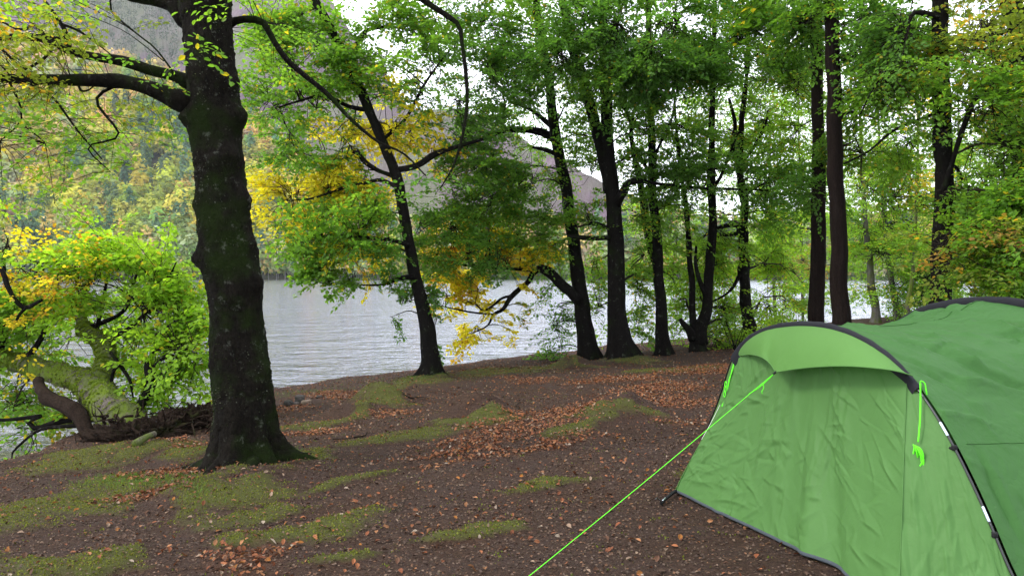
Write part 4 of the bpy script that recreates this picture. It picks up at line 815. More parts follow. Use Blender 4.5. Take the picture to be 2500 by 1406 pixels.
T.pc([(380, 690, 60, 40, 26, 'bright', 1.2, .9), (430, 670, 30, 30, 8, 'bright', 1.2, .5), (300, 660, 70, 40, 26, 'bright', 1.6, .9), (340, 750, 90, 50, 40, 'bright', 1.4, 1), (430, 780, 40, 40, 14, 'bright', 1, .6), (440, 860, 50, 40, 24, 'bright', .7, .5), (380, 830, 60, 40, 20, 'bright', 1, .5), (480, 860, 25, 30, 6, 'bright', .6, .3),
      (200, 700, 80, 50, 30, 'bright', 1.8, 1), (240, 750, 80, 40, 18, 'lime', 3.2, .6), (120, 760, 80, 60, 26, 'lime', 2.2, 1), (30, 700, 70, 60, 22, 'lime', 2.2, 1), (20, 790, 80, 40, 16, 'lime', 3.2, .6), (150, 820, 80, 40, 16, 'lime', 3.6, .6), (310, 850, 40, 50, 9, 'lime', 2.8, .5), (410, 930, 50, 30, 9, 'bright', .8, .4), (350, 1010, 30, 30, 6, 'bright', .9, .3),
      (20, 600, 40, 40, 8, 'bright', 2, .6), (-80, 760, 80, 150, 40, 'lime', 2.2, 1), (260, 600, 40, 25, 5, 'bright', 1.8, .5)], D, **K)
T.pc([(60, 650, 80, 25, 7, 'orange', 1.2, .6), (160, 665, 70, 25, 5, 'orange', 1.1, .6), (60, 740, 70, 50, 5, 'orange', 1.2, .6), (250, 690, 40, 25, 2, 'orange', 1, .5), (20, 630, 50, 30, 3, 'yellow', 1.2, .5)], D, **dict(K, leaf=.075))
T.pc([(40, 960, 70, 50, 16, 'olive', 2.2, .8), (80, 1040, 70, 35, 8, 'mid', .8, .5), (200, 1060, 50, 25, 4, 'mid', .6, .4), (30, 1000, 60, 30, 10, 'mid', 1.5, .6), (310, 960, 30, 40, 5, 'lime', 1.6, .5), (200, 1000, 40, 40, 4, 'olive', 1.6, .5)], D, **dict(K, dens=.8))
# dark bare crooked bough hanging in front of the crown, belongs to the same tree's outer limb
T.pl([(-60, 640, 14, .6), (0, 655, 12, .5), (20, 700, 11, .4), (40, 735, 11, .4), (62, 752, 12, .4), (85, 742, 9, .4), (103, 732, 8, .4)], D, name='branch', nseed=12, mat=M['bark'], seg=8)
T.pl([(62, 752, 9, .4), (48, 768, 8, .4), (40, 782, 5, .4)], D, name='branch', nseed=13, mat=M['bark'], seg=6)
# root plate: torn earth and roots
def lumps(spec, Dd, seed, name, mat, amp=.12):
    parts = []
    for u, v, ru, rv, dd in spec:
        c = at(u, v, Dd + dd); n, m = 72, 48
        th = np.linspace(0, 2 * math.pi, n, endpoint=False); ph = np.linspace(.02, math.pi - .02, m)
        A, B = np.meshgrid(th, ph); dirs = np.stack([np.cos(A) * np.sin(B), np.sin(A) * np.sin(B), np.cos(B)], -1)
        rr = 1 + .30 * fbm(dirs * 1.8 + c, 4, seed) + .60 * np.abs(fbm(dirs * 3.6 + c, 4, seed + 1)) - .2 + .16 * fbm(dirs * 13 + c, 3, seed + 2)
        V = c + dirs * rr[..., None] * np.array([ru / F * Dd, .28, rv / F * Dd]); V = V.reshape(-1, 3)
        i = np.arange(m - 1)[:, None] * n; j = np.arange(n)[None]; jn = (j + 1) % n
        parts.append((V, [np.stack([i + j, i + n + j, i + n + jn, i + jn], -1).reshape(-1, 4)]))
    V, f = join(parts); return V, f
V, f = lumps([(270, 1078, 56, 32, -.25), (320, 1072, 60, 34, -.35), (385, 1058, 55, 32, -.2), (440, 1040, 60, 40, .3), (490, 1035, 50, 46, .5), (525, 1055, 45, 34, .6), (262, 1085, 34, 22, .1), (470, 1020, 22, 20, .7)], D, 41, 'r', None)
mk('root_plate', V, f, M['root'], T.root)
rp = []
for k_ in range(105):
    u0 = rng.uniform(250, 540); v0 = 1088 - 75 * rng.uniform(0, 1) - .10 * max(0, u0 - 380)
    p = at(u0, v0, D + rng.uniform(-.45, .4)); d_ = np.array([rng.normal(0, .8), rng.normal(-.2, .5), rng.normal(.25, .5)]); ln = rng.uniform(.15, .5)
    q = np.stack([p, p + d_ * ln * .4, p + d_ * ln * .75 + rng.normal(0, .06, 3), p + d_ * ln + rng.normal(0, .1, 3)])
    rp.append(tube(crom(q, 9), np.linspace(rng.uniform(.008, .034), .003, 9), 6, None, False))
V, f = join(rp); mk('torn_roots', V, f, M['root'], T.root)
T.done()
ld = gpt(362, 1088)
# ---- shrub at the foot of the crooked beech
b = gpt(1795, 858); T = Tree('shrub', b, 'low bare-stemmed bush at the foot of the crooked beech by the tent', 'shrub')
for k_ in range(9):
    a0 = rng.normal(0, .5); T.limb([b, b + [a0 * .3, rng.normal(0, .1), .35], b + [a0 * .9, rng.normal(0, .2), .9 + rng.uniform(0, .3)]], [.014, .010, .004], name='stem', seg=5, amp=.002, n=8)
T.cluster(b + [0, 0, .75], (.7, .4, .4), 14, 'mid', leaf=.07, L=(.3, .6), m=6, k=4, bough=False); T.done()

# ================================================================== GROUND LITTER, STONES, TWIGS
def nrm_ground(x, y):
    e = .03; zx = (gz(x + e, y) - gz(x - e, y)) / (2 * e); zy = (gz(x, y + e) - gz(x, y - e)) / (2 * e)
    return nrm(np.stack([-zx, -zy, np.ones_like(x)], -1))
def in_view(x, y, m=.06):
    u = x / y; return (np.abs(u) < .68 + m)
def scatter(n, y0, y1):
    y = np.sqrt(rng.uniform(y0 ** 2, y1 ** 2, n)); x = rng.uniform(-.76, .74, n) * y; return x, y
def litter():
    x1, y1 = scatter(560000, 3.2, 31)
    dm = pmask(DRIFT, x1, y1, 41); sd_ = sdist(x1, y1); base = .042 + .05 * sstep(-.3, .5, fb2(x1 * .7, y1 * .7, 3, 77))
    base = np.where(y1 > 9, base + .02 + .11 * sstep(9, 20, y1) * sstep(-.4, .5, fb2(x1 * 1.7, y1 * 1.7, 3, 78)), base); p = np.clip(base + dm ** 1.3 * 1.0, 0, 1) * (sd_ > .15)
    pick = rng.uniform(0, 1, len(x1)) < p; x, y, dm = x1[pick], y1[pick], dm[pick]; n = len(x)
    z = gz(x, y); N = nrm_ground(x, y); ti = rng.normal(0, .38, (n, 3)); nn = nrm(N + ti); an = rng.uniform(0, 6.283, n)
    d = nrm(np.cross(nn, np.stack([np.cos(an), np.sin(an), 0 * an], -1)))
    pal = np.array([(.25, .088, .034), (.19, .058, .022), (.30, .135, .058), (.09, .042, .024), (.26, .18, .125), (.33, .26, .20), (.27, .10, .016), (.065, .038, .026)])
    pr_d = np.array([.28, .24, .16, .12, .06, .03, .06, .05]); pr_b = np.array([.17, .15, .13, .24, .07, .03, .03, .18])
    idx = np.where(rng.uniform(0, 1, n) < dm * 1.2 + .2, rng.choice(8, n, p=pr_d), rng.choice(8, n, p=pr_b))
    c = pal[idx] * rng.uniform(.6, 1.15, (n, 1)); s = rng.uniform(.024, .052, n); big = rng.uniform(0, 1, n) < .04; s[big] *= 1.6
    pos = np.stack([x, y, z + .006 + rng.uniform(0, .012, n) + dm * rng.uniform(0, .02, n)], -1) - d * (s / 2)[:, None]
    near = y < 9
    # curl: per-leaf vertex offset
    Vs = []
    for m_, kd in ((near & big, 8), (near & ~big, 6), (~near, 4)):
        V, f, cc = leaves(pos[m_], d[m_], nn[m_], s[m_], c[m_], kd)
        if kd == 6:
            V = V.reshape(-1, 6, 3); cu = rng.uniform(-.1, .5, (len(V), 1)) * s[m_][:, None]; V[:, [1, 2, 4, 5]] += nn[m_][:, None] * cu[..., None] * .7; V[:, 3] += nn[m_] * cu * .8; V = V.reshape(-1, 3)
        Vs.append((V, f, cc))
    V, f = join([(a, b_) for a, b_, _ in Vs]); t = NT('dry_leaf'); v = t.coord('Object'); nz_ = t.noise(60, v, 3, .6)
    t.out(t.bsdf(t.mix(t.ramp(nz_, [(.35, (0, 0, 0)), (.7, (.5, .5, .5))]), t.attr('col'), (.08, .045, .03)), .75, spec=.2))
    o = mk('leaf_litter', V, f, t.m, None, False, np.vstack([c_ for _, _, c_ in Vs])); tag(o, 'brown and orange fallen leaves scattered over the forest floor', 'fallen leaves', kind='stuff')
    # small husks, twiglets and crumbs
    x, y = scatter(150000, 3.1, 14); k_ = rng.uniform(0, 1, len(x)) < np.clip(5.5 / y, 0, 1); x, y = x[k_], y[k_]; mm = pmask(MOSS, x, y, 31); k_ = (sdist(x, y) > .1) & (rng.uniform(0, 1, len(x)) > mm * .7); x, y = x[k_], y[k_]; n = len(x)
    an = rng.uniform(0, 6.283, n); d = nrm(np.stack([np.cos(an), np.sin(an), rng.normal(0, .3, n)], -1)); nn = nrm(np.array([0, 0, 1.]) + rng.normal(0, .5, (n, 3)))
    pal = np.array([(.05, .035, .028), (.11, .075, .055), (.12, .080, .055), (.03, .02, .015), (.13, .065, .035)]); c = pal[rng.integers(0, 5, n)] * rng.uniform(.6, 1.3, (n, 1))
    V, f, cc = leaves(np.stack([x, y, gz(x, y) + rng.uniform(.0, .01, n)], -1), d, nn, rng.uniform(.010, .028, n), c, 4)
    o = mk('forest_crumbs', V, f, t.m, None, False, cc); tag(o, 'small dark beech husks and bark crumbs covering the soil', 'debris', kind='stuff')
    # moss tufts
    x, y = scatter(620000, 3.1, 19); k_ = rng.uniform(0, 1, len(x)) < np.clip(6.5 / y, 0, 1); x, y = x[k_], y[k_]; mm = pmask(MOSS, x, y, 31) + .45 * fb2(x * 9, y * 9, 3, 33) + .25 * fb2(x * 34, y * 34, 2, 35); k_ = (mm > .50 + rng.uniform(-.28, .40, len(x))) & (sdist(x, y) > .05); x, y, mm = x[k_], y[k_], mm[k_]; n = len(x)
    d = nrm(np.stack([rng.normal(0, .7, n), rng.normal(0, .7, n), np.ones(n)], -1)); nn = nrm(rng.normal(0, 1, (n, 3)))
    w_ = rng.uniform(0, 1, (n, 1)); c = np.array([.075, .095, .016]) * w_ + np.array([.175, .19, .034]) * (1 - w_); c = np.where(rng.uniform(0, 1, (n, 1)) < .12, np.array([[.13, .09, .04]]), c) * rng.uniform(.7, 1.2, (n, 1))
    V, f, cc = leaves(np.stack([x, y, gz(x, y) - .003], -1), d, nn, rng.uniform(.010, .024, n), c, 4)
    o = mk('moss', V, f, M['leaf_far'], None, False, cc); tag(o, 'low green moss growing in bands over the sloping ground', 'moss', kind='stuff')
    # grass by the big trunk and along the waterline
    P = []
    for u, v, ru, rv, n in [(330, 1180, 140, 22, 900), (700, 1110, 50, 16, 300), (470, 1190, 50, 20, 150), (720, 960, 120, 6, 500), (900, 935, 120, 5, 300), (1540, 880, 60, 6, 200), (1040, 922, 60, 6, 300)]:
        c, Mi = patch(u, v, ru, rv, -.1); A = np.linalg.inv(Mi); q_ = rng.normal(0, .55, (n, 2)); P.append(c + q_ @ A.T)
    P = np.vstack(P); n = len(P); z = gz(P[:, 0], P[:, 1]); d = nrm(np.stack([rng.normal(0, .45, n), rng.normal(0, .45, n), np.ones(n)], -1)); s = rng.uniform(.03, .085, n)
    side = nrm(np.cross(d, rng.normal(0, 1, (n, 3)))); p0 = np.stack([P[:, 0], P[:, 1], z - .01], -1); be = rng.normal(0, .35, (n, 3)) * s[:, None]; be[:, 2] = -np.abs(be[:, 2]) * .4
    V = np.stack([p0 - side * .002, p0 + side * .002, p0 + d * (s * .6)[:, None] + side * .0015 + be * .3, p0 + d * (s * .6)[:, None] - side * .0015 + be * .3, p0 + d * s[:, None] + be], 1)
    o_ = np.arange(n)[:, None] * 5; gc = np.repeat(np.array([[.09, .17, .03]]) * rng.uniform(.6, 1.4, (n, 1)), 5, 0)
    o = mk('grass', V.reshape(-1, 3), [o_ + np.array([[0, 1, 2, 3]]), o_ + np.array([[3, 2, 4]])], M['leaf_far'], None, False, gc); tag(o, 'short green grass blades beside the big mossy trunk and along the bank', 'grass', kind='stuff')
litter()
def rock(u, v, w, h, lab, col, seed):
    p = gpt(u, v); s = w / 2 / F * p[1]; n, m = 26, 16
    th = np.linspace(0, 2 * math.pi, n, endpoint=False); ph = np.linspace(.02, math.pi - .02, m); A, B = np.meshgrid(th, ph); dr = np.stack([np.cos(A) * np.sin(B), np.sin(A) * np.sin(B), np.cos(B)], -1)
    pw = np.sign(dr) * np.abs(dr) ** .62
    V = (p + [0, 0, h / 2 / F * p[1] * .8]) + pw * (1 + .22 * fbm(dr * 1.6 + seed, 4, seed))[..., None] * np.array([s, s * .8, h / 2 / F * p[1]]) * .95
    i = np.arange(m - 1)[:, None] * n; j = np.arange(n)[None]; jn = (j + 1) % n
    t = NT('stone'); nz_ = t.noise(25, t.coord('Object'), 5, .7); t.out(t.bsdf(t.ramp(nz_, [(.3, tuple(c * .5 for c in col)), (.7, col)]), .9, t.bump(nz_, .6, .02)))
    o = mk('stone', V.reshape(-1, 3), np.stack([i + j, i + n + j, i + n + jn, i + jn], -1).reshape(-1, 4), t.m); tag(o, lab, 'stone', 'stones on the lake bank')
rock(704, 992, 22, 16, 'square dark stone nearest the big trunk on the bank', (.05, .045, .04), 3)
rock(732, 982, 24, 20, 'upright dark wedge stone in the middle of the bank stones', (.08, .07, .065), 5)
rock(748, 986, 26, 11, 'flat tan stone right of the wedge stone', (.22, .16, .12), 8)
rock(722, 990, 16, 8, 'small low stone between the square and the wedge stone', (.10, .085, .075), 11)
rock(780, 972, 16, 9, 'small dark stone furthest right on the bank by the leaf drift', (.06, .05, .045), 14)
def stick(uv, w, lab, seed=0, mat=None, lift=.02):
    P = [gpt(*q) + [0, 0, lift] for q in uv]; n = max(8, len(P) * 5); Y = crom(np.array(P), n); Y += .02 * np.stack([fbm(Y * 4, 2, seed), fbm(Y * 4 + 5, 2, seed), .3 * fbm(Y * 5 + 9, 2, seed)], -1)
    V, f = tube(Y, np.linspace(w, w * .4, n), 7); tag(mk('fallen_twig', V, f, mat or M['twig']), lab, 'twig', 'fallen twigs on the forest floor')
stick([(860, 1072), (885, 1066), (893, 1058)], .012, 'hooked dark twig on bare soil below the first moss mound', 1)
stick([(812, 1078), (850, 1075), (880, 1068)], .007, 'thin straight twig beside the hooked twig', 2)
stick([(1268, 1002), (1262, 990), (1282, 982)], .009, 'curved twig right of the second moss mound', 3)
stick([(960, 1262), (985, 1243), (1000, 1215)], .003, 'fine twig lying in the leaves in the middle foreground', 4)
stick([(1245, 905), (1262, 902), (1275, 905)], .008, 'small twig on the shore crest near the leaning oak', 5)
stick([(1040, 1250), (1062, 1240)], .004, 'short dark twig in the middle foreground', 6)
stick([(985, 968), (1000, 975), (1020, 973), (1045, 974)], .012, 'dark twig sticking out right of the first moss mound', 7)
log = [gpt(330, 1098) + [0, 0, .03], gpt(350, 1090) + [0, 0, .06], gpt(378, 1078) + [0, 0, .08]]
V, f = tube(crom(np.array(log), 16), np.linspace(.05, .035, 16), 12, BARKN(.01, 9, 3)); tag(mk('log', V, f, M['bark_moss']), 'short mossy log lying against the torn roots', 'log')

# ================================================================== TENT
A1uv = [(1704, 1120), (1722, 1075), (1757, 985), (1778, 922), (1797, 866), (1828, 829), (1870, 804), (1930, 791), (1990, 790), (2050, 800), (2110, 824), (2170, 863), (2213, 905), (2253, 955), (2302, 1027), (2352, 1118), (2402, 1222), (2440, 1310), (2478, 1400), (2530, 1535)]
LF = np.array([1.60, 6.60, 0]); RF = np.array([2.36, 3.30, 0]); LF[2] = gz(LF[:1], LF[1:2])[0]; RF[2] = gz(RF[:1], RF[1:2])[0]
ev = (RF - LF) * [1, 1, 0]; ev /= np.linalg.norm(ev); OUT = np.array([ev[1], -ev[0], 0]); OUT = OUT if OUT[0] < 0 else -OUT; AX = -OUT
def onplane(u, v, off=0.0):
    d = ray(u, v); p0 = LF + OUT * off; t = ((p0 - CAM) @ OUT) / (d @ OUT); return CAM + d * t
A1 = np.array([LF - [0, 0, .02]] + [onplane(*q) for q in A1uv[1:-1]] + [RF - [0, 0, .02]])
A1 = crom(A1, 161)
sm = A1.copy()
for _ in range(12): sm[1:-1] = .25 * sm[:-2] + .5 * sm[1:-1] + .25 * sm[2:]
A1 = sm
def proj(p):
    d = np.atleast_2d(p) - CAM; x = d[:, 0]; f = d @ FW; y = d @ UP; return np.stack([1250 + F * x / f, 703 - F * y / f], -1)
pa = proj(A1)
def idx_near(u, v): return int(np.argmin(np.hypot(pa[:, 0] - u, pa[:, 1] - v)))
iA, iB = idx_near(1803, 860), idx_near(2222, 915)
tent = empty('tent', (2.0, 4.9, gz(np.array([2.0]), np.array([4.9]))[0]), 'green two tone tunnel tent with black pole sleeves pitched under the trees', 'tent')
def fabric(name, base_c, trans=.22, rough=.55, bs=.35, sc=1.0, par=False):
    t = NT(name); v = t.coord('Object')
    n1 = t.noise(2.5, v, 2, .5, .4); n2 = t.noise(8, v, 3, .55, .3)
    w_ = t.node('ShaderNodeTexNoise', Scale=26, Detail=3); t.lk(v, w_.inputs['Vector'])
    r1 = t.math('ABSOLUTE', t.math('SUBTRACT', n1, .5)); r2 = t.math('ABSOLUTE', t.math('SUBTRACT', n2, .5))
    h = t.math('ADD', t.math('MULTIPLY', r1, .9), t.math('MULTIPLY', r2, .42)); h = t.math('ADD', h, t.math('MULTIPLY', w_.outputs['Fac'], .04))
    nb = t.bump(h, bs, .05 * sc)
    cn = t.noise(1.4, v, 3, .5); col = t.mix(cn, tuple(c * .9 for c in base_c), tuple(c * 1.08 for c in base_c))
    d = t.bsdf(col, rough, nb, spec=.22); tr = t.n.new('ShaderNodeBsdfTranslucent'); t.lk(col, tr.inputs['Color']); t.lk(nb, tr.inputs['Normal'])
    m = t.n.new('ShaderNodeMixShader'); m.inputs[0].default_value = trans; t.lk(d, m.inputs[1]); t.lk(tr.outputs[0], m.inputs[2]); t.out(m.outputs[0]); return t.m
M['tl'] = fabric('tent_light_green', (.105, .245, .066), .42)
M['td'] = fabric('tent_dark_green', (.034, .112, .021), .15, bs=.7)
M['hood'] = fabric('tent_hood_green', (.122, .28, .066), .42, bs=.14)
def plain(name, c, rough=.6, spec=.3, metal=0.0, bscale=0):
    t = NT(name); nb = t.bump(t.noise(bscale, t.coord('Object'), 3), .4, .004) if bscale else None
    t.out(t.bsdf(c, rough, nb, spec, Metallic=metal)); return t.m
M['sleeve'] = plain('black_sleeve', (.011, .011, .015), .7, .15, 0, 60); M['pole'] = plain('black_pole', (.012, .012, .013), .3, .5); M['ferrule'] = plain('steel_ferrule', (.55, .62, .70), .28, .5, .85)
M['neon'] = plain('neon_cord', (.12, .78, .02), .65, .3, 0, 300); M['hem'] = plain('grey_hem', (.07, .085, .10), .7, .3, 0, 80); M['webbing'] = plain('black_webbing', (.012, .012, .013), .8, .2, 0, 200); M['zip'] = plain('pale_zip', (.55, .57, .52), .6)
def grid_faces(m, n):
    i = np.arange(m - 1)[:, None] * n + np.arange(n - 1)[None]; return np.stack([i, i + 1, i + n + 1, i + n], -1).reshape(-1, 4)
def wrinkle(S, amp, seed, outdir, stretch=None, fq=4.0, creases=None, n=110):
    """push a fabric grid (m,n,3) along its normal: soft waves plus many straight tension creases.
    creases: list of (n, u_lo, u_hi, v_lo, v_hi, angle, spread, length) in panel units of metres"""
    du = np.gradient(S, axis=1); dv = np.gradient(S, axis=0); N = nrm(np.cross(du, dv)); sgn = np.sign((N * outdir).sum(-1).mean()) or 1; N = N * sgn
    m, n_ = S.shape[:2]; Lu = np.linalg.norm(du, axis=2).mean(0).sum(); Lv = np.linalg.norm(dv, axis=2).mean(1).sum(); r_ = np.random.default_rng(seed)
    U, V_ = np.meshgrid(np.linspace(0, Lu, n_), np.linspace(0, Lv, m)); H_ = amp * .55 * fb2(U * 1.6, V_ * 1.2, 2, seed)
    for (k, u0, u1, v0, v1, an, spr, ln) in creases or [(n, 0, 1, 0, 1, .5, 1.2, .35)]:
        for _ in range(k):
            cu, cv = r_.uniform(u0, u1) * Lu, r_.uniform(v0, v1) * Lv; a_ = an + r_.normal(0, spr); L_ = ln * r_.uniform(.4, 1.5) / 2; c_, s_ = math.cos(a_), math.sin(a_)
            x = (U - cu) * c_ + (V_ - cv) * s_; y = -(U - cu) * s_ + (V_ - cv) * c_ + r_.normal(0, .35) * x * x / max(L_, .05) * .3
            w_ = r_.uniform(.006, .020) * (.7 + L_); e_ = np.clip(1 - (x / L_) ** 2, 0, 1) ** 1.5
            yy = y / w_; pr_ = np.where(yy > 0, np.exp(-yy), np.exp(yy * .45)) - .25 * np.exp(-((yy - 2.2) / 1.2) ** 2)
            H_ = H_ + amp * r_.uniform(.15, .6) * min(1, w_ / .012) * r_.choice([1, -1, 1]) * e_ * pr_
    return S + N * H_[..., None]
def gline(x, y): return np.array([x, y, gz(np.array([x]), np.array([y]))[0]])
P1_ = gpt(1650, 1207) + [0, 0, .03]; P2_ = gline(1.86, 3.62) + [0, 0, .03]
# hem in plan: left foot -> nose corner -> second corner -> right foot
def seg_interp(a, b, n, sag=0, z=.02):
    t = np.linspace(0, 1, n)[:, None]; p = a * (1 - t) + b * t; p = p + AX * (np.sin(t * math.pi) * sag); p[:, 2] = gz(p[:, 0], p[:, 1], False) + z; return p
n0, n1, n2 = iA + 1, iB - iA + 1, 161 - iB
def ruled(top, bot, m, bulge, endz=None):
    h = np.linspace(0, 1, m)[:, None, None]; S = top[None] * (1 - h) + bot[None] * h
    t = np.linspace(0, 1, top.shape[0])[None, :, None]
    return S + AX[None, None] * (np.sin(h * math.pi) * np.sin(t * math.pi) * bulge)
def resamp(P, n): return crom(P, n)
def sheet(name, S, mat, parent=tent, thick=.0):
    m, n = S.shape[:2]; return mk(name, S.reshape(-1, 3), grid_faces(m, n), mat, parent)
off = OUT * .012
bA, bB = seg_interp(P1_, P2_, 260, .05), None
bA[:, 2] += .012
top = resamp(A1[iA:iB + 1], 260) + off
S = ruled(top, bA, 230, .045)
# broad pleats hanging from the middle of the hood
tt = np.linspace(0, 1, 260)[None]; hh = np.linspace(0, 1, 230)[:, None]
pl_ = .030 * np.exp(-((tt - (.52 + .16 * hh)) / .035) ** 2) * sstep(.2, .8, hh) + .022 * np.exp(-((tt - (.47 + .02 * hh)) / .03) ** 2) * sstep(.1, .5, hh) * (1 - sstep(.7, 1, hh)) - .03 * np.exp(-((tt - (.58 + .2 * hh)) / .04) ** 2) * sstep(.2, .8, hh) + .012 * np.exp(-((tt - (.25 + .0 * hh)) / .02) ** 2) * hh
S = S + OUT * pl_[..., None]
S = wrinkle(S, .018, 101, OUT, creases=[(70, 0, .45, .35, 1, -.35, .35, .40), (40, 0, .5, .2, .9, .15, .5, .25), (60, .3, .9, .45, 1, 1.0, .6, .22), (40, .35, .75, 0, .7, 1.5, .14, .6), (45, .6, 1, .1, .7, .6, .6, .25), (30, 0, .3, .0, .4, .9, .2, .35), (60, 0, 1, .6, 1, .3, 1.0, .18)])
cv_ = (ev * .0 + AX * .075)[None] * (np.sin(hh * math.pi) * (1 - hh) * 1.5)
S[:, 0] = top[0] * (1 - hh) + bA[0] * hh; S[:, -1] = top[-1] * (1 - hh) + bA[-1] * hh
S = S + cv_[:, None] * ((1 - tt[0]) ** 5)[None, :, None]; seamA = S[:, 0].copy()
fp = sheet('front_panel', S, M['tl']); fp['label'] = 'light green creased door panel sloping forward to the ground'
front_hem = S[-1]
# right side panel
hb = seg_interp(P2_, RF + OUT * .05, 120, 0); hb[:, 2] += .012
topR = resamp(A1[iB:], 120) + off; topR[-1] = hb[-1] + [0, 0, .01]
S = ruled(topR, hb, 160, .03); S = wrinkle(S, .015, 131, OUT, creases=[(60, 0, .8, .2, 1, 1.2, .3, .35), (30, 0, 1, .1, .9, .5, .6, .2), (25, .1, .6, .6, 1, -.9, .3, .3)]); h2 = np.linspace(0, 1, 160)[:, None]; S[:, 0] = topR[0] * (1 - h2) + hb[0] * h2
spS = S.reshape(-1, 3); sp_ = sheet('side_panel', S, M['tl']); sp_['label'] = 'light green side panel right of the vertical door seam'
# left side panel
hb2 = seg_interp(LF + OUT * .05, P1_, 100, 0); hb2[:, 2] += .012
topL = resamp(A1[:iA + 1], 100) + off; topL[0] = hb2[0] + [0, 0, .01]
S = ruled(topL, hb2, 110, .02); S = wrinkle(S, .010, 151, OUT); h3 = np.linspace(0, 1, 110)[:, None]; S[:, -1] = topL[-1] * (1 - h3) + hb2[-1] * h3; S = S + ((AX * .075)[None] * (np.sin(h3 * math.pi) * (1 - h3) * 1.5))[:, None] * (np.linspace(0, 1, 100) ** 3)[None, :, None]
sheet('side_panel', S, M['tl'])
# piping along the seams and black hem
def cord(name, P, r, mat, parent=tent, seg=6, n=None, label=None):
    P = np.array(P, float); Y = crom(P, n) if n else P; V, f = tube(Y, np.full(len(Y), r), seg); o = mk(name, V, f, mat, parent)
    if label: o['label'] = label
    return o
tl_ = np.linspace(0, 1, 40)[:, None]
cord('seam', seamA[::4] + OUT * .002, .0045, M['tl']); cord('seam', top[-1] * (1 - tl_) + bA[-1] * tl_ + OUT * .002, .0035, M['tl'])
def strip(name, P, hgt, mat, outv, th=.004):
    P = np.asarray(P); a = P + outv * th + [0, 0, hgt]; b = P + outv * th * 1.5; c = P - outv * th - [0, 0, .01]; d_ = P - outv * th + [0, 0, hgt]
    S = np.stack([a, b, c, d_, a]); return mk(name, S.reshape(-1, 3), grid_faces(5, len(P)), mat, tent)
strip('hem', front_hem - [0, 0, .012], .016, M['hem'], OUT); strip('hem', hb - [0, 0, .012], .016, M['hem'], OUT); strip('hem', hb2 - [0, 0, .012], .016, M['hem'], OUT)
# hood
HE = [(1806, 868, .03), (1830, 865, .09), (1856, 870, .16), (1878, 885, .17), (1894, 908, .215), (1950, 899, .21), (2010, 894, .20), (2070, 893, .19), (2140, 898, .16), (2190, 905, .11), (2228, 916, .04)]
he1 = crom(np.array([onplane(u, v, o_) for u, v, o_ in HE[:5]]), 70); he2 = crom(np.array([onplane(u, v, o_) for u, v, o_ in HE[4:]]), 150)
he = np.vstack([he1, he2[1:]]); nh = len(he)
ic = idx_near(1935, 790); tA = np.vstack([resamp(A1[iA - 1:ic + 1], 70), resamp(A1[ic:iB + 1], 150)[1:]]) + OUT * .020
h = np.linspace(0, 1, 60)[:, None, None]; t = np.linspace(0, 1, nh)[None, :, None]
S = tA[None] * (1 - h) + he[None] * h; S = S + np.array([0, 0, 1.0]) * (np.sin(h * math.pi) * np.sin(t * math.pi) * .004) + OUT * (np.sin(h * math.pi) * np.sin(t * math.pi) * .02)
S = wrinkle(S, .003, 171, OUT, creases=[(25, 0, 1, 0, 1, 1.3, .4, .2)])
ho = sheet('hood', S, M['hood']); ho['label'] = 'smooth light green porch hood over the door panel'
cord('hood_edge', he + [0, 0, -.002], .004, M['tl'])
# flysheet over the hoops
def hoop(d, hs, ws, lift=0.0):
    c = (LF + RF) / 2; Q = A1 - c; s = Q @ ev; z = Q[:, 2]; o = c + AX * d + ev * (s * ws)[:, None]; o = o + np.array([0, 0, 1.0]) * (z * hs + lift)[:, None]; return o
st = [(0, 1, 1), (.35, .975, .985), (.7, .97, .985), (1.05, 1.0, 1.0), (1.38, 1.085, 1.03), (1.9, 1.06, 1.03), (2.5, 1.03, 1.0), (3.05, 1.0, .97), (3.5, .72, .8), (3.85, .38, .6), (4.05, .02, .42)]
H = np.array([hoop(*s_) for s_ in st])
g0 = gz(H[:, [0, -1], 0], H[:, [0, -1], 1], False)
bl = crom(H.reshape(len(st), -1), 260).reshape(260, 161, 3)
bl = np.stack([crom(r_, 240) for r_ in bl])
gl = gz(bl[..., 0], bl[..., 1], False); w_ = np.clip(1 - (bl[..., 2] - gl) / .4, 0, 1) if False else 0
bl[..., 2] = np.maximum(bl[..., 2], gl + .01)
bl = wrinkle(bl, .055, 201, np.array([-.2, -1, .6]), creases=[(90, 0.4, 1, 0, .8, 1.0, .35, .7), (60, .3, 1, 0, .5, .4, .5, .4), (40, 0, .5, 0, 1, -.8, .5, .5), (60, .45, .95, .0, .4, 1.3, .5, .3)])
bl[0] = crom(A1, 240) + AX * .004
sheet('flysheet', bl, M['td'])
# two horizontal seams on the flysheet
for k_ in (int(240 * .80), int(240 * .20)): cord('seam', bl[4:, k_] + np.array([-.1, -.3, .15]) * .004, .0022, M['td'])
cord('seam', bl[2:, 120] + [0, 0, .003], .003, M['td'])
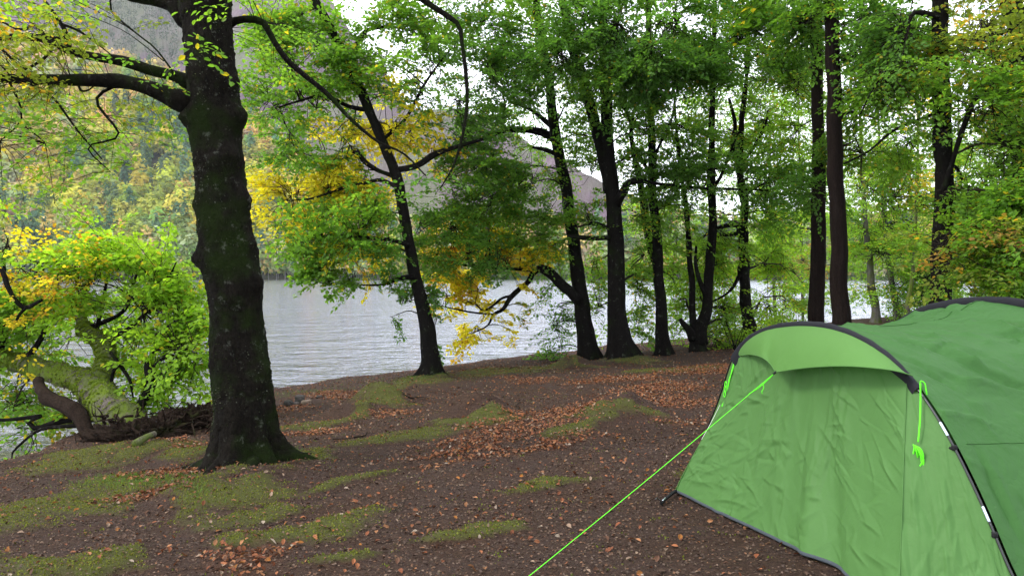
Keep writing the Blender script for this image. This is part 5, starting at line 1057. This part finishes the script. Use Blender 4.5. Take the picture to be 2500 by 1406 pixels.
# pole sleeves and poles
i1, i2 = idx_near(1793, 878), idx_near(2250, 952)
def sleeve(P, w, name='pole_sleeve'):
    """fabric band wrapping the hoop, wider than it is thick"""
    n = len(P); T_ = nrm(np.gradient(P, axis=0)); nor = nrm(np.cross(T_, AX)); c = P.mean(0); nor = nor * np.sign(((P - (c - [0, 0, .6])) * nor).sum(1))[:, None]
    th = np.linspace(0, 2 * math.pi, 17)[:-1]; a = np.cos(th); b_ = np.sin(th)
    S = P[:, None] + nor[:, None] * (a * .040)[None, :, None] - AX * 0 + AX * (b_ * w)[None, :, None] + nor[:, None] * (-.006 * b_ ** 2)[None, :, None]
    S = S + nor[:, None] * (.0025 * fbm(S * np.array([14, 14, 14]), 3, 5))[..., None]
    S = np.concatenate([S, S[:, :1]], 1); return mk(name, S.reshape(-1, 3), grid_faces(*S.shape[:2]), M['sleeve'], tent)
def band(P, w_in, name='pole_sleeve'):
    """sleeve: a round pole channel with a flat skirt lying inward along the fabric"""
    T_ = nrm(np.gradient(P, axis=0)); nor = nrm(np.cross(T_, AX)); c = P.mean(0) - [0, 0, .6]; nor = nor * np.sign(((P - c) * nor).sum(1))[:, None]
    prof_ = [(-w_in, .010), (-w_in * .5, .017), (-.004, .020), (.012, .012), (.016, 0), (.012, -.012), (-.002, -.018), (-w_in * .5, -.010), (-w_in * .55, .002), (-w_in, .004), (-w_in, .010)]
    S = np.stack([P + nor * a + OUT * (b_ + .016) for a, b_ in prof_], 1); e_ = .003 * fbm(S * 16, 3, 5); S = S + nor[:, None] * e_[..., None]
    return mk(name, S.reshape(-1, 3), grid_faces(*S.shape[:2]), M['sleeve'], tent)
s1 = crom(A1[i1:i2 + 1], 150); band(s1, .092)
A2 = hoop(1.38, 1.085, 1.03) + [0, 0, .016]; A3 = hoop(3.05, 1.0, .97) + [0, 0, .012]
s2 = crom(A2[22:-22], 150); sleeve(s2, .022); sleeve(crom(A3[22:-22], 120), .02)
pr = crom(A1[i2 - 2:], 60) + AX * .0; pr = pr + OUT * .0
po = cord('pole', pr + OUT * .02, .0062, M['pole'], seg=8); po['label'] = 'exposed black pole running from the sleeve to the ground on the right'
cord('pole', crom(A1[:i1 + 3], 40) + OUT * .01 - ev * .02, .0062, M['pole'], seg=8)
for hp in (A2, A3): cord('pole', crom(hp[-24:], 30) - AX * .01, .006, M['pole']); cord('pole', crom(hp[:24], 30), .006, M['pole'])
pp = proj(pr + OUT * .02)
def near_(u, v): return int(np.argmin(np.hypot(pp[:, 0] - u, pp[:, 1] - v)))
pole = pr + OUT * .02
def sub(P, a, b, n=10): return crom(P, 600)[int(a * 599):int(b * 599) + 1][::max(1, int((b - a) * 599 / n))]
pf = crom(pole, 600); pfp = proj(pf)
def ix(v): return int(np.argmin(np.abs(pfp[:, 1] - v)))
for va, vb in ((1031, 1064), (1236, 1274)): a_, b_ = ix(va), ix(vb); cord('ferrule', pf[a_:b_ + 1:2] + OUT * .001, .0072, M['ferrule'], seg=10)
for vv in (1092, 1305):
    k_ = ix(vv); p = pf[k_]; q_ = p + (ev * -.045 if True else 0) + [0, 0, -.02] + AX * .004
    cord('pole_clip', [p - [0, 0, .012], p + [0, 0, .012]], .014, M['webbing'], seg=8, n=4)
    V, f = tube(crom(np.array([p, q_]), 5), np.array([.008, .011, .013, .013, .012]), 8); mk('strap', V, f, M['webbing'], tent)
# guy lines
corner = he1[-1]; G1 = gline(-.36, 3.42) + [0, 0, .02]
gl1 = np.array([corner, corner * .5 + G1 * .5 - [0, 0, .012], G1]); cord('guy_line', gl1, .0019, M['neon'], seg=6, n=40, label='taut neon green guy line from the hood corner to the ground')
cord('guy_line', [corner, corner + (G1 - corner) * .06 + [0, 0, -.012], corner + (G1 - corner) * .11], .003, M['neon'], n=16)
tk = corner + (G1 - corner) * .055; cord('guy_line', [tk, tk + [.004, -.01, -.03], tk + [-.008, -.01, -.055], tk + [-.004, -.01, -.07]], .003, M['neon'], n=12)
cord('guy_loop', [corner + AX * .02 + [0, 0, .006], corner, corner + (G1 - corner) * .012], .007, M['webbing'], n=6)
def coil(c, sc, seed, parent=tent):
    r_ = np.random.default_rng(seed); P = []
    for k_ in range(34):
        a = k_ * 1.25; P.append(c + np.array([math.cos(a) * sc * r_.uniform(.4, 1), r_.uniform(-.012, .012) - .012, math.sin(a) * sc * 1.3 * r_.uniform(.5, 1) - k_ * sc * .05]))
    cord('guy_line', P, .0034, M['neon'], n=300, label=None)
q1 = onplane(2250, 930, .045); q2 = onplane(2243, 1075, .27)
tp = onplane(2246, 930, .03)
# hanging cord on the right
hs = A1[idx_near(2248, 945)] + OUT * .03
spp = proj(spS)
def onpanel(u, v, lift=.02):
    p = spS[np.argmin(np.hypot(spp[:, 0] - u, spp[:, 1] - v))]; return p + nrm(CAM - p) * lift
hang = onpanel(2243, 1078); hs = at(2247, 935, hs[1] - .035)
cord('guy_line', [hs, onpanel(2249, 985, .03), onpanel(2246, 1030, .03), hang], .0042, M['neon'], n=30, label='loose neon guy line hanging from the right of the sleeve with a bundled end')
cord('guy_line', [hs, hs + [0.0, -.005, .012], hs + [.018, -.01, .0], hs + [.024, -.012, -.035], hs + [.03, -.01, -.06]], .0034, M['neon'], n=20)
c_ = hang + OUT * .015 - [0, 0, .02]
for sx, ln, w_ in ((-.022, .05, .018), (-.008, .06, .02), (.008, .09, .016), (.016, .11, .018), (.0, .075, .03), (.02, .08, .012)):
    an = np.linspace(0, 2 * math.pi, 14); P = [c_ + ev * 1.35 * (sx + w_ * math.sin(a)) + np.array([0, 0, 1.3]) * (-ln / 2 + ln / 2 * math.cos(a)) + OUT * (.008 * math.sin(2 * a + sx * 90)) for a in an]; cord('guy_line', P, .0042, M['neon'], n=44)
cc = c_ - [0, 0, .10]
cord('guy_line', [cc + ev * .022, cc + ev * .01 - [0, 0, .01], cc - ev * .012 - [0, 0, .03], cc - ev * .006 - [0, 0, .055], cc + ev * .014 - [0, 0, .058], cc + ev * .018 - [0, 0, .035], cc + ev * .005 - [0, 0, .03]], .0045, M['neon'], n=40)
# bundled cord on the left
hl = A1[idx_near(1792, 882)] + OUT * .02
lf = [at(1797, 866, hl[1] - .05), at(1788, 900, hl[1] - .05), at(1781, 930, hl[1] - .05), at(1774, 965, hl[1] - .05), at(1762, 992, hl[1] - .06)]
cord('guy_line', lf, .0042, M['neon'], n=30); cord('guy_line', [p + ev * .012 * math.sin(k_ * 2.1) for k_, p in enumerate(lf)], .004, M['neon'], n=30)
for k_, (u, v) in enumerate([(1772, 938), (1771, 950), (1769, 962)]):
    c0_ = at(u, v, hl[1] - .07); cord('guy_line', [c0_ + ev * .016 * math.cos(a) + np.array([0, 0, .022 * math.sin(a)]) for a in np.linspace(0, 6.283, 10)], .0038, M['neon'], n=30)
# pale zip edge on the left, corner strap and pegs
cord('zip', [q_ - ev * .012 - [0, 0, .004] for q_ in seamA[80:150:8]], .005, M['zip'], n=30)
pc_ = P1_; pk = gpt(1614, 1236) + [0, 0, .02]
V, f = tube(crom(np.array([pc_ + [0, 0, .0], (pc_ + pk) / 2 + [0, 0, .005], pk]), 10), np.linspace(.012, .012, 10), 8); mk('peg_strap', V, f, M['webbing'], tent)
cord('buckle', [pk + (pc_ - pk) * .1 + [0, 0, .012], pk + (pc_ - pk) * .28 + [0, 0, .016]], .0055, M['ferrule'], n=4)
def peg(p, lean):
    cord('peg', [p + [0, 0, .035] - lean * .02, p + [0, 0, .01], p - [0, 0, .12] + lean * .05], .0045, M['pole'], n=8); cord('peg', [p + [0, 0, .03] - lean * .02, p + [0, 0, .045] - lean * .035, p + [0, 0, .03] - lean * .05], .0045, M['pole'], n=8)
peg(pk, OUT * -1.0); peg(G1, np.array([.9, .3, 0])); peg(RF + OUT * .06, OUT)
peg(gline(P2_[0], P2_[1]) + OUT * .03, OUT)
